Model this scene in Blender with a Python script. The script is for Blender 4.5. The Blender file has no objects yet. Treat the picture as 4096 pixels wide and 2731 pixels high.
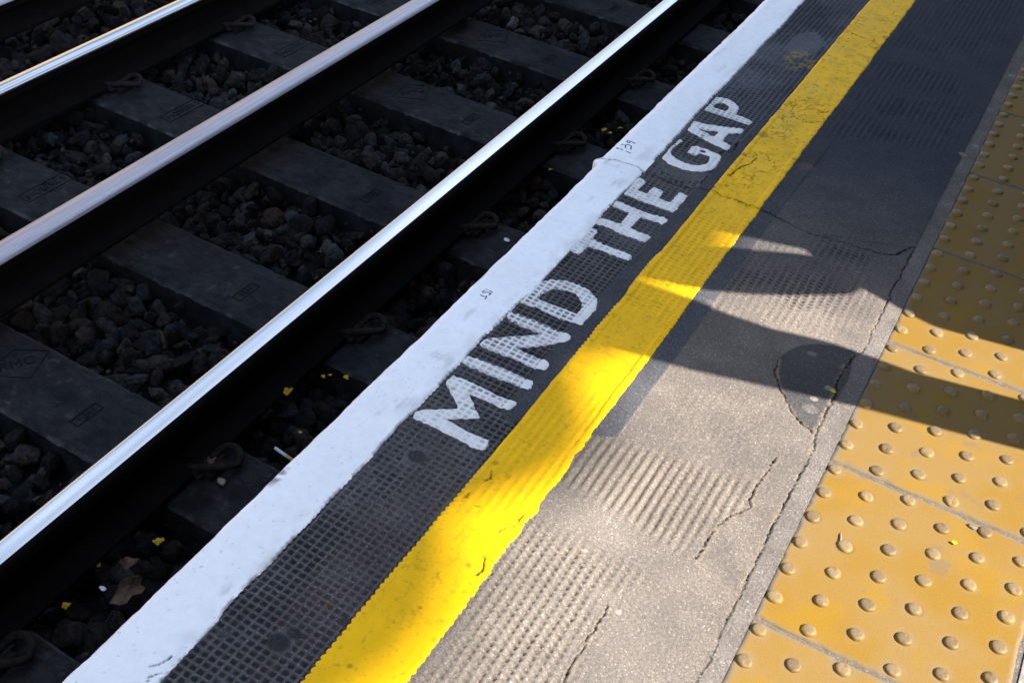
SKY = .078; EXPO = 2.06
LETTERS = {'d': [[(-0.7056,0.0984),(-0.704,0.1464),(-0.7019,0.1786),(-0.6898,0.2008),(-0.6748,0.2135),(-0.6497,0.2236),(-0.625,0.2256),(-0.6053,0.2204),(-0.5861,0.2112),(-0.5746,0.2005),(-0.5655,0.1882),(-0.5595,0.1629),(-0.5586,0.1418),(-0.5612,0.122),(-0.5611,0.1009),(-0.5714,0.0972),(-0.583,0.0997),(-0.6059,0.0961),(-0.636,0.0982),(-0.6672,0.1016),(-0.6793,0.0967),(-0.6981,0.0963)],[(-0.6762,0.1304),(-0.674,0.1544),(-0.6658,0.1754),(-0.6556,0.1846),(-0.6371,0.1901),(-0.6203,0.1906),(-0.6085,0.1839),(-0.5956,0.1706),(-0.5882,0.1537),(-0.5878,0.1339),(-0.599,0.1315),(-0.6198,0.1314),(-0.6393,0.1286),(-0.6618,0.1312)]],'n': [[(-0.7029,0.0403),(-0.7056,0.0564),(-0.6898,0.0621),(-0.6565,0.0623),(-0.6256,0.0627),(-0.5996,0.06),(-0.5778,0.0613),(-0.5642,0.0604),(-0.5591,0.0503),(-0.5637,0.0335),(-0.581,0.0164),(-0.6073,-0.0103),(-0.6361,-0.0353),(-0.6128,-0.0373),(-0.5735,-0.0363),(-0.5625,-0.0384),(-0.5568,-0.0473),(-0.5563,-0.0614),(-0.5608,-0.0677),(-0.5754,-0.0698),(-0.6003,-0.0677),(-0.636,-0.0681),(-0.6657,-0.0691),(-0.685,-0.0709),(-0.7028,-0.0683),(-0.7033,-0.0569),(-0.6972,-0.0391),(-0.6765,-0.0213),(-0.6454,0.0038),(-0.6191,0.029),(-0.6393,0.0304),(-0.6634,0.0292),(-0.6913,0.0308)]],'i': [[(-0.704,-0.1313),(-0.7058,-0.1148),(-0.7,-0.1076),(-0.6752,-0.105),(-0.6437,-0.1041),(-0.6075,-0.1014),(-0.5768,-0.1037),(-0.5625,-0.1048),(-0.5561,-0.1113),(-0.5549,-0.1227),(-0.5595,-0.1319),(-0.5718,-0.1343),(-0.6008,-0.1311),(-0.6263,-0.1347),(-0.6477,-0.1353),(-0.6684,-0.1338),(-0.6838,-0.1382)]],'m': [[(-0.6978,-0.2001),(-0.699,-0.1917),(-0.6973,-0.1751),(-0.6778,-0.171),(-0.6545,-0.1704),(-0.6273,-0.1732),(-0.6152,-0.174),(-0.5937,-0.1743),(-0.5777,-0.1753),(-0.5667,-0.1709),(-0.5602,-0.1723),(-0.5561,-0.1814),(-0.5584,-0.1961),(-0.5634,-0.2009),(-0.5833,-0.2028),(-0.6072,-0.2014),(-0.6259,-0.2023),(-0.6415,-0.204),(-0.6228,-0.2209),(-0.6101,-0.2326),(-0.5944,-0.2465),(-0.6027,-0.2549),(-0.6129,-0.2633),(-0.6427,-0.2835),(-0.6231,-0.2843),(-0.5999,-0.2883),(-0.5793,-0.2882),(-0.5651,-0.2869),(-0.5543,-0.2865),(-0.5474,-0.2968),(-0.5477,-0.3105),(-0.553,-0.3173),(-0.5699,-0.32),(-0.5914,-0.3182),(-0.6144,-0.3173),(-0.6426,-0.3143),(-0.6687,-0.3152),(-0.6957,-0.3151),(-0.7001,-0.3068),(-0.7019,-0.2965),(-0.6929,-0.2832),(-0.6706,-0.2694),(-0.6439,-0.2469),(-0.658,-0.2331),(-0.6725,-0.2222),(-0.6871,-0.2111)]],'t': [[(-0.7046,0.3239),(-0.7041,0.3539),(-0.7047,0.3963),(-0.7044,0.4183),(-0.7035,0.4318),(-0.6932,0.4338),(-0.6824,0.4289),(-0.68,0.4143),(-0.6784,0.3939),(-0.6577,0.3911),(-0.6311,0.3893),(-0.6165,0.3893),(-0.5987,0.39),(-0.5765,0.387),(-0.5739,0.3752),(-0.5764,0.3649),(-0.5901,0.3635),(-0.6136,0.3637),(-0.6413,0.3645),(-0.6733,0.3587),(-0.6751,0.34),(-0.6762,0.322),(-0.6874,0.3207)]],'h': [[(-0.7051,0.4546),(-0.7035,0.4708),(-0.6998,0.4829),(-0.6797,0.4844),(-0.6625,0.484),(-0.6528,0.4873),(-0.6567,0.5202),(-0.6555,0.5383),(-0.6715,0.54),(-0.6869,0.5402),(-0.6981,0.5397),(-0.7035,0.5592),(-0.7019,0.5682),(-0.6835,0.5701),(-0.6568,0.5663),(-0.6317,0.5655),(-0.6038,0.5667),(-0.5795,0.5713),(-0.5687,0.5659),(-0.5654,0.5514),(-0.5721,0.5409),(-0.5857,0.5422),(-0.605,0.5393),(-0.6236,0.5389),(-0.6254,0.5093),(-0.6257,0.4831),(-0.6074,0.4818),(-0.5851,0.4816),(-0.5724,0.48),(-0.5717,0.4679),(-0.5752,0.451),(-0.5853,0.449),(-0.608,0.4505),(-0.633,0.4485),(-0.6552,0.4523),(-0.6776,0.4562),(-0.6942,0.4515)]],'e': [[(-0.7006,0.6031),(-0.7023,0.6322),(-0.7032,0.6687),(-0.7013,0.6952),(-0.691,0.6987),(-0.678,0.6896),(-0.6771,0.6633),(-0.6783,0.644),(-0.6554,0.6407),(-0.6556,0.6588),(-0.6537,0.6766),(-0.6422,0.677),(-0.6251,0.6734),(-0.6227,0.6589),(-0.6227,0.6409),(-0.6058,0.6374),(-0.5952,0.6394),(-0.5956,0.663),(-0.5935,0.6949),(-0.5821,0.6952),(-0.5693,0.6946),(-0.5687,0.6629),(-0.5687,0.6353),(-0.5672,0.6091),(-0.5738,0.6023),(-0.5912,0.6031),(-0.6198,0.6034),(-0.648,0.6022),(-0.6742,0.6047),(-0.6899,0.605)]],'g': [[(-0.693,0.8155),(-0.6931,0.8443),(-0.6939,0.871),(-0.6934,0.9031),(-0.693,0.9275),(-0.6785,0.9245),(-0.6815,0.9042),(-0.6859,0.881),(-0.685,0.8622),(-0.6806,0.8499),(-0.6699,0.8388),(-0.6546,0.8312),(-0.6317,0.8258),(-0.6138,0.828),(-0.5975,0.8384),(-0.5899,0.8536),(-0.5879,0.8703),(-0.5922,0.89),(-0.605,0.8918),(-0.6199,0.8902),(-0.6224,0.8748),(-0.636,0.8741),(-0.6501,0.877),(-0.6504,0.8924),(-0.653,0.916),(-0.6397,0.9222),(-0.6188,0.9223),(-0.6007,0.9204),(-0.5845,0.919),(-0.5731,0.9161),(-0.5673,0.9011),(-0.5634,0.8774),(-0.5636,0.8472),(-0.5682,0.8288),(-0.5829,0.8103),(-0.6017,0.7981),(-0.6265,0.7924),(-0.6506,0.7928),(-0.6721,0.7991),(-0.686,0.8075)]],'a': [[(-0.6933,0.9844),(-0.6956,1.0119),(-0.6972,1.0403),(-0.676,1.044),(-0.6439,1.0539),(-0.6125,1.0655),(-0.5885,1.0777),(-0.5748,1.0841),(-0.5698,1.0754),(-0.5666,1.057),(-0.5777,1.0486),(-0.5955,1.0348),(-0.595,1.0147),(-0.5954,0.988),(-0.5817,0.9844),(-0.5677,0.9771),(-0.5664,0.9622),(-0.567,0.95),(-0.5806,0.9494),(-0.6052,0.9544),(-0.6352,0.9636),(-0.6655,0.9729)],[(-0.6693,1.0092),(-0.647,1.016),(-0.6239,1.0254),(-0.6231,1.0096),(-0.6235,0.9969),(-0.6433,1.0022)]],'p': [[(-0.6974,1.116),(-0.6976,1.1447),(-0.6985,1.1801),(-0.6981,1.2078),(-0.6838,1.2145),(-0.6626,1.2174),(-0.6445,1.2088),(-0.6281,1.1945),(-0.6209,1.1824),(-0.6181,1.1624),(-0.6158,1.1466),(-0.5967,1.144),(-0.5751,1.1391),(-0.5659,1.1334),(-0.5658,1.1207),(-0.5669,1.1113),(-0.5845,1.1105),(-0.6128,1.1142),(-0.6491,1.1142),(-0.6732,1.1151)],[(-0.685,1.1501),(-0.6832,1.1694),(-0.676,1.1796),(-0.6633,1.185),(-0.6509,1.1767),(-0.6471,1.1619),(-0.6503,1.1461),(-0.6669,1.1464)]]}
MARKS = {'five': [[(-0.7799,0.09),(-0.7736,0.0905),(-0.7617,0.091)],[(-0.7775,0.0859),(-0.7795,0.0831),(-0.7808,0.0796),(-0.7777,0.0783),(-0.7732,0.0801),(-0.773,0.0842),(-0.7673,0.0848),(-0.761,0.0853)],[(-0.7633,0.0841),(-0.7637,0.0768)],[(-0.7753,0.0733),(-0.7779,0.0715),(-0.7787,0.0674),(-0.7737,0.0662),(-0.7667,0.0681),(-0.7662,0.0724),(-0.764,0.0687),(-0.7633,0.0639),(-0.763,0.0598)]],'nine': [[(-0.8028,0.7838),(-0.7892,0.7849),(-0.773,0.7833),(-0.755,0.7808)],[(-0.8001,0.8054),(-0.797,0.8094),(-0.7896,0.8103),(-0.7875,0.815),(-0.7828,0.8171),(-0.7759,0.8145),(-0.7722,0.8048),(-0.7699,0.7973)],[(-0.7896,0.8103),(-0.7869,0.8029),(-0.783,0.7974)],[(-0.786,0.8304),(-0.7873,0.8254),(-0.7918,0.826),(-0.7948,0.8293),(-0.794,0.8338),(-0.7892,0.8343),(-0.786,0.8304),(-0.7868,0.8337),(-0.7821,0.8342),(-0.7728,0.8326)]]}
CRACKS = [('j',0.0009,[(-0.8195,0.7106),(-0.8113,0.7229),(-0.7917,0.7257),(-0.7773,0.7321),(-0.7593,0.7307),(-0.7393,0.7323),(-0.7184,0.7318),(-0.7067,0.7251),(-0.6756,0.7314),(-0.6524,0.7234),(-0.6118,0.7203),(-0.5843,0.7243),(-0.5601,0.7362),(-0.5361,0.7437),(-0.516,0.7464),(-0.5026,0.7387),(-0.4545,0.7421),(-0.4077,0.737),(-0.3616,0.7321),(-0.3219,0.7229),(-0.2799,0.7159),(-0.2679,0.712),(-0.2186,0.7257),(-0.1595,0.7284),(-0.1093,0.7359),(-0.0787,0.7509),(-0.0673,0.788),(-0.0511,0.8069)]),('e',0.0006,[(-0.0511,0.8069),(-0.0505,0.6402),(-0.0516,0.5549),(-0.0499,0.4514),(-0.0495,0.3586),(-0.0636,0.3208),(-0.0681,0.2523),(-0.0589,0.1907),(-0.0586,0.1505),(-0.0593,0.0769),(-0.0567,0.0411),(-0.0474,0.025),(-0.0494,-0.0522),(-0.0511,-0.1701),(-0.0508,-0.2325),(-0.0504,-0.3211),(-0.0461,-0.3813),(-0.0488,-0.4398),(-0.0466,-0.5021),(-0.0477,-0.5535)]),('p',0.00035,[(-0.0625,0.3439),(-0.0743,0.3471),(-0.1004,0.3403),(-0.137,0.3263),(-0.1639,0.3018),(-0.181,0.2674),(-0.1886,0.2343)]),('q',0.0006,[(-0.1886,0.2343),(-0.1846,0.2043),(-0.1689,0.1672),(-0.1501,0.1386),(-0.1255,0.11),(-0.0992,0.0836),(-0.0724,0.0728),(-0.0604,0.062)]),('c',0.0006,[(-0.0998,-0.0351),(-0.1061,-0.09),(-0.111,-0.1232),(-0.1068,-0.158),(-0.0986,-0.1731),(-0.1103,-0.193),(-0.1251,-0.2188),(-0.1342,-0.2445),(-0.1331,-0.2748),(-0.1341,-0.3059),(-0.1352,-0.3362)]),('d',0.0006,[(-0.2176,-0.495),(-0.2185,-0.5255),(-0.2181,-0.5577),(-0.218,-0.5986),(-0.2158,-0.6278),(-0.2155,-0.6574)]),('w',0.0004,[(-0.7167,-0.9232),(-0.7178,-0.9372),(-0.7285,-0.9557)]),('w',0.0004,[(-0.7078,-0.9513),(-0.7132,-0.9634),(-0.7117,-0.971)]),('g',0.0006,[(-0.5857,0.922),(-0.5727,0.9377),(-0.5551,0.9551),(-0.5569,0.9833),(-0.5596,1.0093)]),('g',0.0006,[(-0.5624,0.8443),(-0.5652,0.787),(-0.5652,0.7618)]),('y',0.0008399999999999999,[(-0.5196,0.8342),(-0.5101,0.8932),(-0.4935,0.9234),(-0.4911,0.9609)]),('y',0.0007,[(-0.5271,1.8787),(-0.4944,1.8718),(-0.4585,1.8612)]),('y',0.0007,[(-0.449,1.3143),(-0.4208,1.3049),(-0.4132,1.3213)]),('y',0.00077,[(-0.5104,-0.3549),(-0.5054,-0.3663),(-0.5104,-0.378)]),('y',0.0007,[(-0.5168,-0.4171),(-0.5205,-0.4256),(-0.515,-0.4299)]),('y',0.0007,[(-0.494,-0.436),(-0.4869,-0.4333)]),('y',0.0008399999999999999,[(-0.4247,-0.5209),(-0.4196,-0.5391),(-0.4186,-0.5596)]),('y',0.0006299999999999999,[(-0.4185,-0.4079),(-0.4205,-0.4402),(-0.4289,-0.4552),(-0.4347,-0.4647)])]
LITTER = {'big_leaf': [(-1.3498,0.1364,-0.63)],'leaf': [(-1.2738,0.2853,-0.645),(-1.3263,0.2535,-0.645),(-1.3434,0.446,-0.645),(-1.3799,0.7116,-0.645),(-1.3611,-0.5269,-0.645),(-1.3367,-0.6442,-0.645),(-1.2974,-0.4051,-0.645),(-1.3211,1.5696,-0.645),(-1.3899,1.1352,-0.645),(-1.4125,-0.1666,-0.645)],'leaf2': [(-1.2922,1.9411,-0.645),(-1.2477,1.9875,-0.645),(-1.264,1.9306,-0.645),(-1.3789,0.1901,-0.645),(-1.3152,0.2697,-0.645),(-1.2477,0.0505,-0.645)],'brown': [(-1.2471,-0.5547,-0.65),(-1.2927,-0.4995,-0.65)],'cig': [(-1.2254,-0.0447,-0.63)],'pebble': [(-1.293,-0.1913,-0.63)],'crumb': [(-1.2917,-0.5816,-0.64),(-1.2416,1.1098,-0.64),(-1.3194,1.1254,-0.64),(-1.434,-0.1726,-0.64)]}
PATCHL = [(-0.0625,0.3439),(-0.0743,0.3471),(-0.1004,0.3403),(-0.137,0.3263),(-0.1639,0.3018),(-0.181,0.2674),(-0.1886,0.2343),(-0.1846,0.2043),(-0.1689,0.1672),(-0.1501,0.1386),(-0.1255,0.11),(-0.0992,0.0836),(-0.0724,0.0728),(-0.0604,0.062)]
import bpy, bmesh, math, random
import numpy as np
from mathutils import Vector, Matrix
rs = np.random.RandomState(7); random.seed(7)
SC = bpy.context.scene; COL = SC.collection

# ------------------------------------------------------------------ helpers
def link(o, parent=None):
    COL.objects.link(o)
    if parent: o.parent = parent
    return o
def tag(o, label=None, cat=None, group=None, kind=None):
    if label: o['label'] = label
    if cat: o['category'] = cat
    if group: o['group'] = group
    if kind: o['kind'] = kind
    return o
def empty(name, loc, label, cat, group=None, rz=0):
    o = bpy.data.objects.new(name, None); link(o); o.location = loc; o.rotation_euler = (0, 0, rz)
    o.empty_display_size = .05
    return tag(o, label, cat, group)
def mesh_np(name, V, F, mat, parent=None, col=None, smooth=False, matidx=None, mats=None):
    """V (n,3), F (m,k) arrays -> one mesh object"""
    V = np.asarray(V, dtype=np.float32); F = np.asarray(F, dtype=np.int32)
    me = bpy.data.meshes.new(name); k = F.shape[1]
    me.vertices.add(len(V)); me.vertices.foreach_set('co', V.ravel())
    me.loops.add(F.size); me.loops.foreach_set('vertex_index', F.ravel())
    me.polygons.add(len(F)); me.polygons.foreach_set('loop_start', np.arange(0, F.size, k, dtype=np.int32))
    me.update(calc_edges=True)
    if col is not None:
        a = me.color_attributes.new('Col', 'FLOAT_COLOR', 'POINT')
        c = np.ones((len(V), 4), np.float32); c[:, :3] = col; a.data.foreach_set('color', c.ravel())
    for m in (mats or [mat]): me.materials.append(m)
    if matidx is not None: me.polygons.foreach_set('material_index', np.asarray(matidx, dtype=np.int32))
    me.polygons.foreach_set('use_smooth', np.full(len(F), smooth, dtype=bool))
    me.validate(); me.update()
    return link(bpy.data.objects.new(name, me), parent)
class MB:
    """collects shapes for ONE mesh object"""
    def __init__(s): s.bm = bmesh.new()
    def box(s, x0, x1, y0, y1, z0, z1, bev=0):
        r = bmesh.ops.create_cube(s.bm, size=1)
        for v in r['verts']:
            v.co = Vector(((x0+x1)/2+v.co.x*(x1-x0), (y0+y1)/2+v.co.y*(y1-y0), (z0+z1)/2+v.co.z*(z1-z0)))
        if bev:
            es = list({e for v in r['verts'] for e in v.link_edges})
            bmesh.ops.bevel(s.bm, geom=es, offset=bev, segments=2, affect='EDGES', profile=.5)
        return s
    def tube(s, pts, rad, n=10, cap=True):
        pts = [Vector(p) for p in pts]; rads = rad if isinstance(rad, (list, tuple)) else [rad]*len(pts)
        prev = None; up = Vector((0, 0, 1))
        for i, p in enumerate(pts):
            d = (pts[min(i+1, len(pts)-1)]-pts[max(i-1, 0)]).normalized()
            a = d.cross(up)
            if a.length < .05: a = d.cross(Vector((1, 0, 0)))
            a.normalize(); b = d.cross(a).normalized()
            if prev:
                pa = prev[1]; a = (pa - d*pa.dot(d)).normalized(); b = d.cross(a).normalized()
            ring = [s.bm.verts.new(p+rads[i]*(math.cos(2*math.pi*j/n)*a+math.sin(2*math.pi*j/n)*b)) for j in range(n)]
            if prev:
                for j in range(n): s.bm.faces.new((prev[0][j], prev[0][(j+1) % n], ring[(j+1) % n], ring[j]))
            elif cap: s.bm.faces.new(ring[::-1])
            prev = (ring, a)
        if cap: s.bm.faces.new(prev[0])
        return s
    def prism(s, poly, axis, a, b):
        """extrude a 2-D polygon along an axis ('y': poly is x,z)"""
        def P(q, t): return (q[0], t, q[1]) if axis == 'y' else ((t, q[0], q[1]) if axis == 'x' else (q[0], q[1], t))
        A = [s.bm.verts.new(P(q, a)) for q in poly]; B = [s.bm.verts.new(P(q, b)) for q in poly]; n = len(poly)
        s.bm.faces.new(A); s.bm.faces.new(B[::-1])
        for i in range(n): s.bm.faces.new((A[i], B[i], B[(i+1) % n], A[(i+1) % n]))
        return s
    def build(s, name, mat, parent=None, smooth=False, angle=None):
        bmesh.ops.recalc_face_normals(s.bm, faces=s.bm.faces[:])
        me = bpy.data.meshes.new(name); s.bm.to_mesh(me); s.bm.free(); me.materials.append(mat)
        if smooth:
            for p in me.polygons: p.use_smooth = True
            if angle is not None: me.set_sharp_from_angle(angle=angle)
        return link(bpy.data.objects.new(name, me), parent)

# value noise on the CPU, used for the shape of the surfaces and for dirt maps
_T = [np.random.RandomState(100+i).rand(256, 256) for i in range(12)]
def vn(x, y, sc, seed=0):
    t = _T[seed % 12]; x = x*sc+seed*17.3; y = y*sc+seed*5.1
    xi = np.floor(x).astype(int); yi = np.floor(y).astype(int); fx = x-xi; fy = y-yi
    fx = fx*fx*(3-2*fx); fy = fy*fy*(3-2*fy); g = lambda a, b: t[a & 255, b & 255]
    return (g(xi, yi)*(1-fx)+g(xi+1, yi)*fx)*(1-fy)+(g(xi, yi+1)*(1-fx)+g(xi+1, yi+1)*fx)*fy
def fbm(x, y, sc, seed=0, o=4):
    r = 0; a = .5
    for i in range(o): r = r+a*vn(x, y, sc*2**i, seed+i); a *= .5
    return r/(1-.5**o)
def ss(a, b, x):
    t = np.clip((x-a)/(b-a), 0, 1); return t*t*(3-2*t)
def segdist(x, y, pl):
    d = np.full(x.shape, 9.)
    for (ax, ay), (bx, by) in zip(pl[:-1], pl[1:]):
        ux, uy = bx-ax, by-ay; L = ux*ux+uy*uy+1e-12
        t = np.clip(((x-ax)*ux+(y-ay)*uy)/L, 0, 1)
        d = np.minimum(d, np.hypot(x-ax-t*ux, y-ay-t*uy))
    return d
def inpoly(x, y, pl):
    c = np.zeros(x.shape, bool); n = len(pl)
    for i in range(n):
        x1, y1 = pl[i]; x2, y2 = pl[(i+1) % n]
        if y1 == y2: continue
        m = ((y1 > y) != (y2 > y)); c ^= m & (x < (x2-x1)*(y-y1)/(y2-y1)+x1)
    return c
def polysd(x, y, pl):
    d = segdist(x, y, pl+pl[:1]); return np.where(inpoly(x, y, pl), -d, d)
def softpoly(x, y, pl, w): return 1-ss(-w, w, polysd(x, y, pl))
def blob(x, y, cx, cy, rx, ry, sh=.35): # soft ellipse with a noisy rim, 1 inside
    q = np.hypot((x-cx)/rx, (y-cy)/ry)+(fbm(x, y, 18, 3)-.5)*sh
    return 1-ss(.75, 1.1, q)

# ------------------------------------------------------------------ materials
def newmat(name):
    m = bpy.data.materials.new(name); m.use_nodes = True; nt = m.node_tree; nt.nodes.clear()
    out = nt.nodes.new('ShaderNodeOutputMaterial'); b = nt.nodes.new('ShaderNodeBsdfPrincipled')
    nt.links.new(b.outputs[0], out.inputs[0]); return m, nt, b
class NT:
    def __init__(s, name): s.m, s.nt, s.b = newmat(name); s.tc = None
    def n(s, t, **k):
        q = s.nt.nodes.new(t)
        for a, v in k.items(): setattr(q, a, v)
        return q
    def l(s, a, b): s.nt.links.new(a, b)
    def co(s, scale=None, kind='Object'):
        if not s.tc: s.tc = s.n('ShaderNodeTexCoord')
        if scale is None: return s.tc.outputs[kind]
        mp = s.n('ShaderNodeMapping'); mp.inputs['Scale'].default_value = scale; s.l(s.tc.outputs[kind], mp.inputs[0]); return mp.outputs[0]
    def noise(s, sc, detail=4, rough=.55, vec=None, dist=0):
        q = s.n('ShaderNodeTexNoise'); q.inputs['Scale'].default_value = sc; q.inputs['Detail'].default_value = detail
        q.inputs['Roughness'].default_value = rough; q.inputs['Distortion'].default_value = dist
        s.l(vec if vec is not None else s.co(), q.inputs['Vector']); return q.outputs[0]
    def voro(s, sc, vec=None, out=0, feature='F1'):
        q = s.n('ShaderNodeTexVoronoi', feature=feature); q.inputs['Scale'].default_value = sc
        s.l(vec if vec is not None else s.co(), q.inputs['Vector']); return q.outputs[out]
    def ramp(s, v, a, b, ca=(0, 0, 0, 1), cb=(1, 1, 1, 1)):
        q = s.n('ShaderNodeValToRGB'); e = q.color_ramp.elements; e[0].position = a; e[1].position = b
        e[0].color = (*ca[:3], 1); e[1].color = (*cb[:3], 1); s.l(v, q.inputs[0]); return q.outputs[0]
    def mix(s, f, a, b, mode='MIX'):
        q = s.n('ShaderNodeMix', data_type='RGBA', blend_type=mode)
        for i, v in ((0, f), (6, a), (7, b)):
            if isinstance(v, (int, float)): q.inputs[i].default_value = v
            elif isinstance(v, tuple): q.inputs[i].default_value = (*v[:3], 1)
            else: s.l(v, q.inputs[i])
        return q.outputs[2]
    def math(s, op, a, b=0.):
        q = s.n('ShaderNodeMath', operation=op)
        for i, v in ((0, a), (1, b)):
            if isinstance(v, (int, float)): q.inputs[i].default_value = v
            else: s.l(v, q.inputs[i])
        return q.outputs[0]
    def attr(s, nm='Col'): q = s.n('ShaderNodeAttribute', attribute_name=nm); return q.outputs[0]
    def bump(s, h, strength=.3, dist=.002, prev=None):
        q = s.n('ShaderNodeBump'); q.inputs['Strength'].default_value = strength; q.inputs['Distance'].default_value = dist
        s.l(h, q.inputs['Height'])
        if prev is not None: s.l(prev, q.inputs['Normal'])
        return q.outputs[0]
    def fin(s, col=None, rough=.8, normal=None, metal=0, spec=.3):
        b = s.b
        for k, v in (('Base Color', col), ('Roughness', rough), ('Normal', normal), ('Metallic', metal), ('Specular IOR Level', spec)):
            if v is None: continue
            if isinstance(v, (int, float)): b.inputs[k].default_value = v
            elif isinstance(v, tuple): b.inputs[k].default_value = (*v[:3], 1)
            else: s.l(v, b.inputs[k])
        return s.m
def m_asphalt():
    t = NT('worn_asphalt'); c = t.attr()
    g = t.noise(520, 3, .75); big = t.noise(9, 5, .6)
    v = t.voro(240); vc = t.voro(240, out=1); g3 = t.noise(190, 3, .7)
    sep = t.n('ShaderNodeSeparateColor'); t.l(vc, sep.inputs[0])
    fl = t.math('MULTIPLY', t.ramp(sep.outputs[0], .72, .84), t.ramp(v, .30, .42, (1, 1, 1), (0, 0, 0)))
    c = t.mix(1., c, t.ramp(g, .3, .7, (.55, .55, .55), (1.45, 1.45, 1.46)), 'MULTIPLY')
    c = t.mix(1., c, t.ramp(big, .3, .7, (.86, .86, .87), (1.14, 1.13, 1.11)), 'MULTIPLY')
    c = t.mix(1., c, t.ramp(g3, .3, .7, (.74, .74, .74), (1.26, 1.26, 1.26)), 'MULTIPLY')
    c2 = t.mix(1., c, (1.8, 1.78, 1.78), 'MULTIPLY')
    c = t.mix(t.math('MULTIPLY', fl, .85), c, c2)
    nb = t.bump(g, .5, .0012)
    nb = t.bump(v, .3, .0012, nb)
    return t.fin(c, .9, nb, 0, .06)
def m_paint(name, grain=350, rough=.55, bs=.25, dirt=.15, spec=.14):
    t = NT(name); c = t.attr(); g = t.noise(grain, 4, .65); p = t.voro(150)
    n2 = t.noise(45, 6, .7)
    sp = t.ramp(t.noise(170, 5, .75), .71, .80)
    c = t.mix(t.math('MULTIPLY', sp, .35), c, t.mix(1., c, (.45, .44, .43), 'MULTIPLY'))
    c = t.mix(1., c, t.ramp(n2, .3, .75, (1, 1, 1), (1-dirt, 1-dirt, 1-dirt*.95)), 'MULTIPLY')
    nb = t.bump(g, bs, .0012); nb = t.bump(n2, .35, .003, nb)
    return t.fin(c, rough, nb, 0, spec)
def m_tile():
    t = NT('tactile_concrete'); c = t.attr(); g = t.noise(380, 3, .65); n2 = t.noise(30, 5, .6)
    c = t.mix(1., c, t.ramp(g, .3, .7, (.88, .88, .86), (1.1, 1.1, 1.12)), 'MULTIPLY')
    pit = t.ramp(t.noise(160, 2, .5), .73, .76)
    c = t.mix(t.math('MULTIPLY', pit, .5), c, (.16, .10, .04))
    return t.fin(c, .62, t.bump(g, .3, .0009), 0, .10)
def m_dome():
    t = NT('worn_blister'); sx = t.n('ShaderNodeSeparateXYZ'); t.l(t.co(), sx.inputs[0])
    oi = t.n('ShaderNodeObjectInfo'); g = t.noise(420, 3, .6)
    h = t.math('ADD', sx.outputs[2], t.math('MULTIPLY', t.math('SUBTRACT', g, .5), .0016))
    top = t.ramp(t.math('MULTIPLY', h, 180.), .52, .80)
    c = t.mix(top, (.170, .095, .013), (.150, .108, .060))
    c = t.mix(1., c, t.ramp(g, .3, .7, (.82, .82, .82), (1.14, 1.14, 1.14)), 'MULTIPLY')
    pit = t.ramp(t.noise(260, 1, .5), .72, .75)
    c = t.mix(t.math('MULTIPLY', pit, .7), c, (.06, .04, .02))
    c = t.mix(1., c, t.ramp(oi.outputs['Random'], 0, 1, (.74, .73, .72), (1.12, 1.1, 1.08)), 'MULTIPLY')
    return t.fin(c, .48, t.bump(g, .4, .0007), 0, .22)
def m_stone(name, base, var=.3, sc=60, bs=.5, rough=.9, bd=.004):
    t = NT(name); n1 = t.noise(sc, 6, .65); n2 = t.noise(sc*7, 3, .6)
    a = tuple(max(0, q*(1-var)) for q in base); b = tuple(q*(1+var) for q in base)
    c = t.ramp(n1, .3, .7, a, b)
    c = t.mix(1., c, t.ramp(n2, .3, .7, (.8, .8, .8), (1.2, 1.2, 1.2)), 'MULTIPLY')
    return t.fin(c, rough, t.bump(n2, bs*.6, bd*.3, t.bump(n1, bs, bd)), 0, .06)
def m_ballast():
    t = NT('ballast_stone'); c = t.attr(); n1 = t.noise(70, 5, .7); n2 = t.noise(320, 3, .65)
    c = t.mix(1., c, t.ramp(n1, .3, .72, (.35, .35, .36), (1.75, 1.68, 1.6)), 'MULTIPLY')
    c = t.mix(1., c, t.ramp(n2, .3, .7, (.75, .75, .75), (1.25, 1.25, 1.25)), 'MULTIPLY')
    return t.fin(c, .92, t.bump(n2, .5, .0015, t.bump(n1, .7, .005)), 0, .05)
def m_sleeper():
    t = NT('sooty_sleeper_concrete'); n1 = t.noise(9, 8, .72); n2 = t.noise(140, 4, .75); st = t.noise(26, 5, .7, t.co((.8, 1.5, 1)))
    c = t.ramp(n1, .3, .72, (.0080, .0090, .0108), (.0265, .0270, .0290))
    c = t.mix(1., c, t.ramp(st, .3, .7, (.6, .62, .68), (1.4, 1.36, 1.3)), 'MULTIPLY')
    c = t.mix(1., c, t.ramp(n2, .3, .7, (.72, .72, .72), (1.3, 1.3, 1.3)), 'MULTIPLY')
    c = t.mix(1., c, t.attr(), 'MULTIPLY')
    return t.fin(c, .82, t.bump(n2, .35, .0015, t.bump(st, .15, .002)), 0, .05)
def m_rust():
    t = NT('dark_rusty_steel'); n1 = t.noise(30, 5, .6); n2 = t.noise(220, 3, .6)
    c = t.ramp(n1, .3, .7, (.0025, .002, .002), (.007, .0055, .0045))
    return t.fin(c, .9, t.bump(n2, .3, .001), 0, .06)
def m_polish(name, col, r0, r1, metal=1., bs=.05, sc=1.):
    t = NT(name); st = t.noise(40*sc, 5, .65, t.co((5, .12, 5))); st2 = t.noise(160*sc, 3, .6, t.co((3, .06, 3))); pt = t.ramp(t.noise(160, 2, .5), .74, .77)
    c = t.mix(1., col, t.ramp(st, .25, .75, (.90, .90, .91), (1.0, 1.0, 1.0)), 'MULTIPLY')
    c = t.mix(t.math('MULTIPLY', pt, .4), c, (.1, .08, .07))
    r = t.math('ADD', r0, t.math('MULTIPLY', st2, r1-r0))
    return t.fin(c, r, t.bump(st2, bs, .0006), metal, .5)
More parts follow.
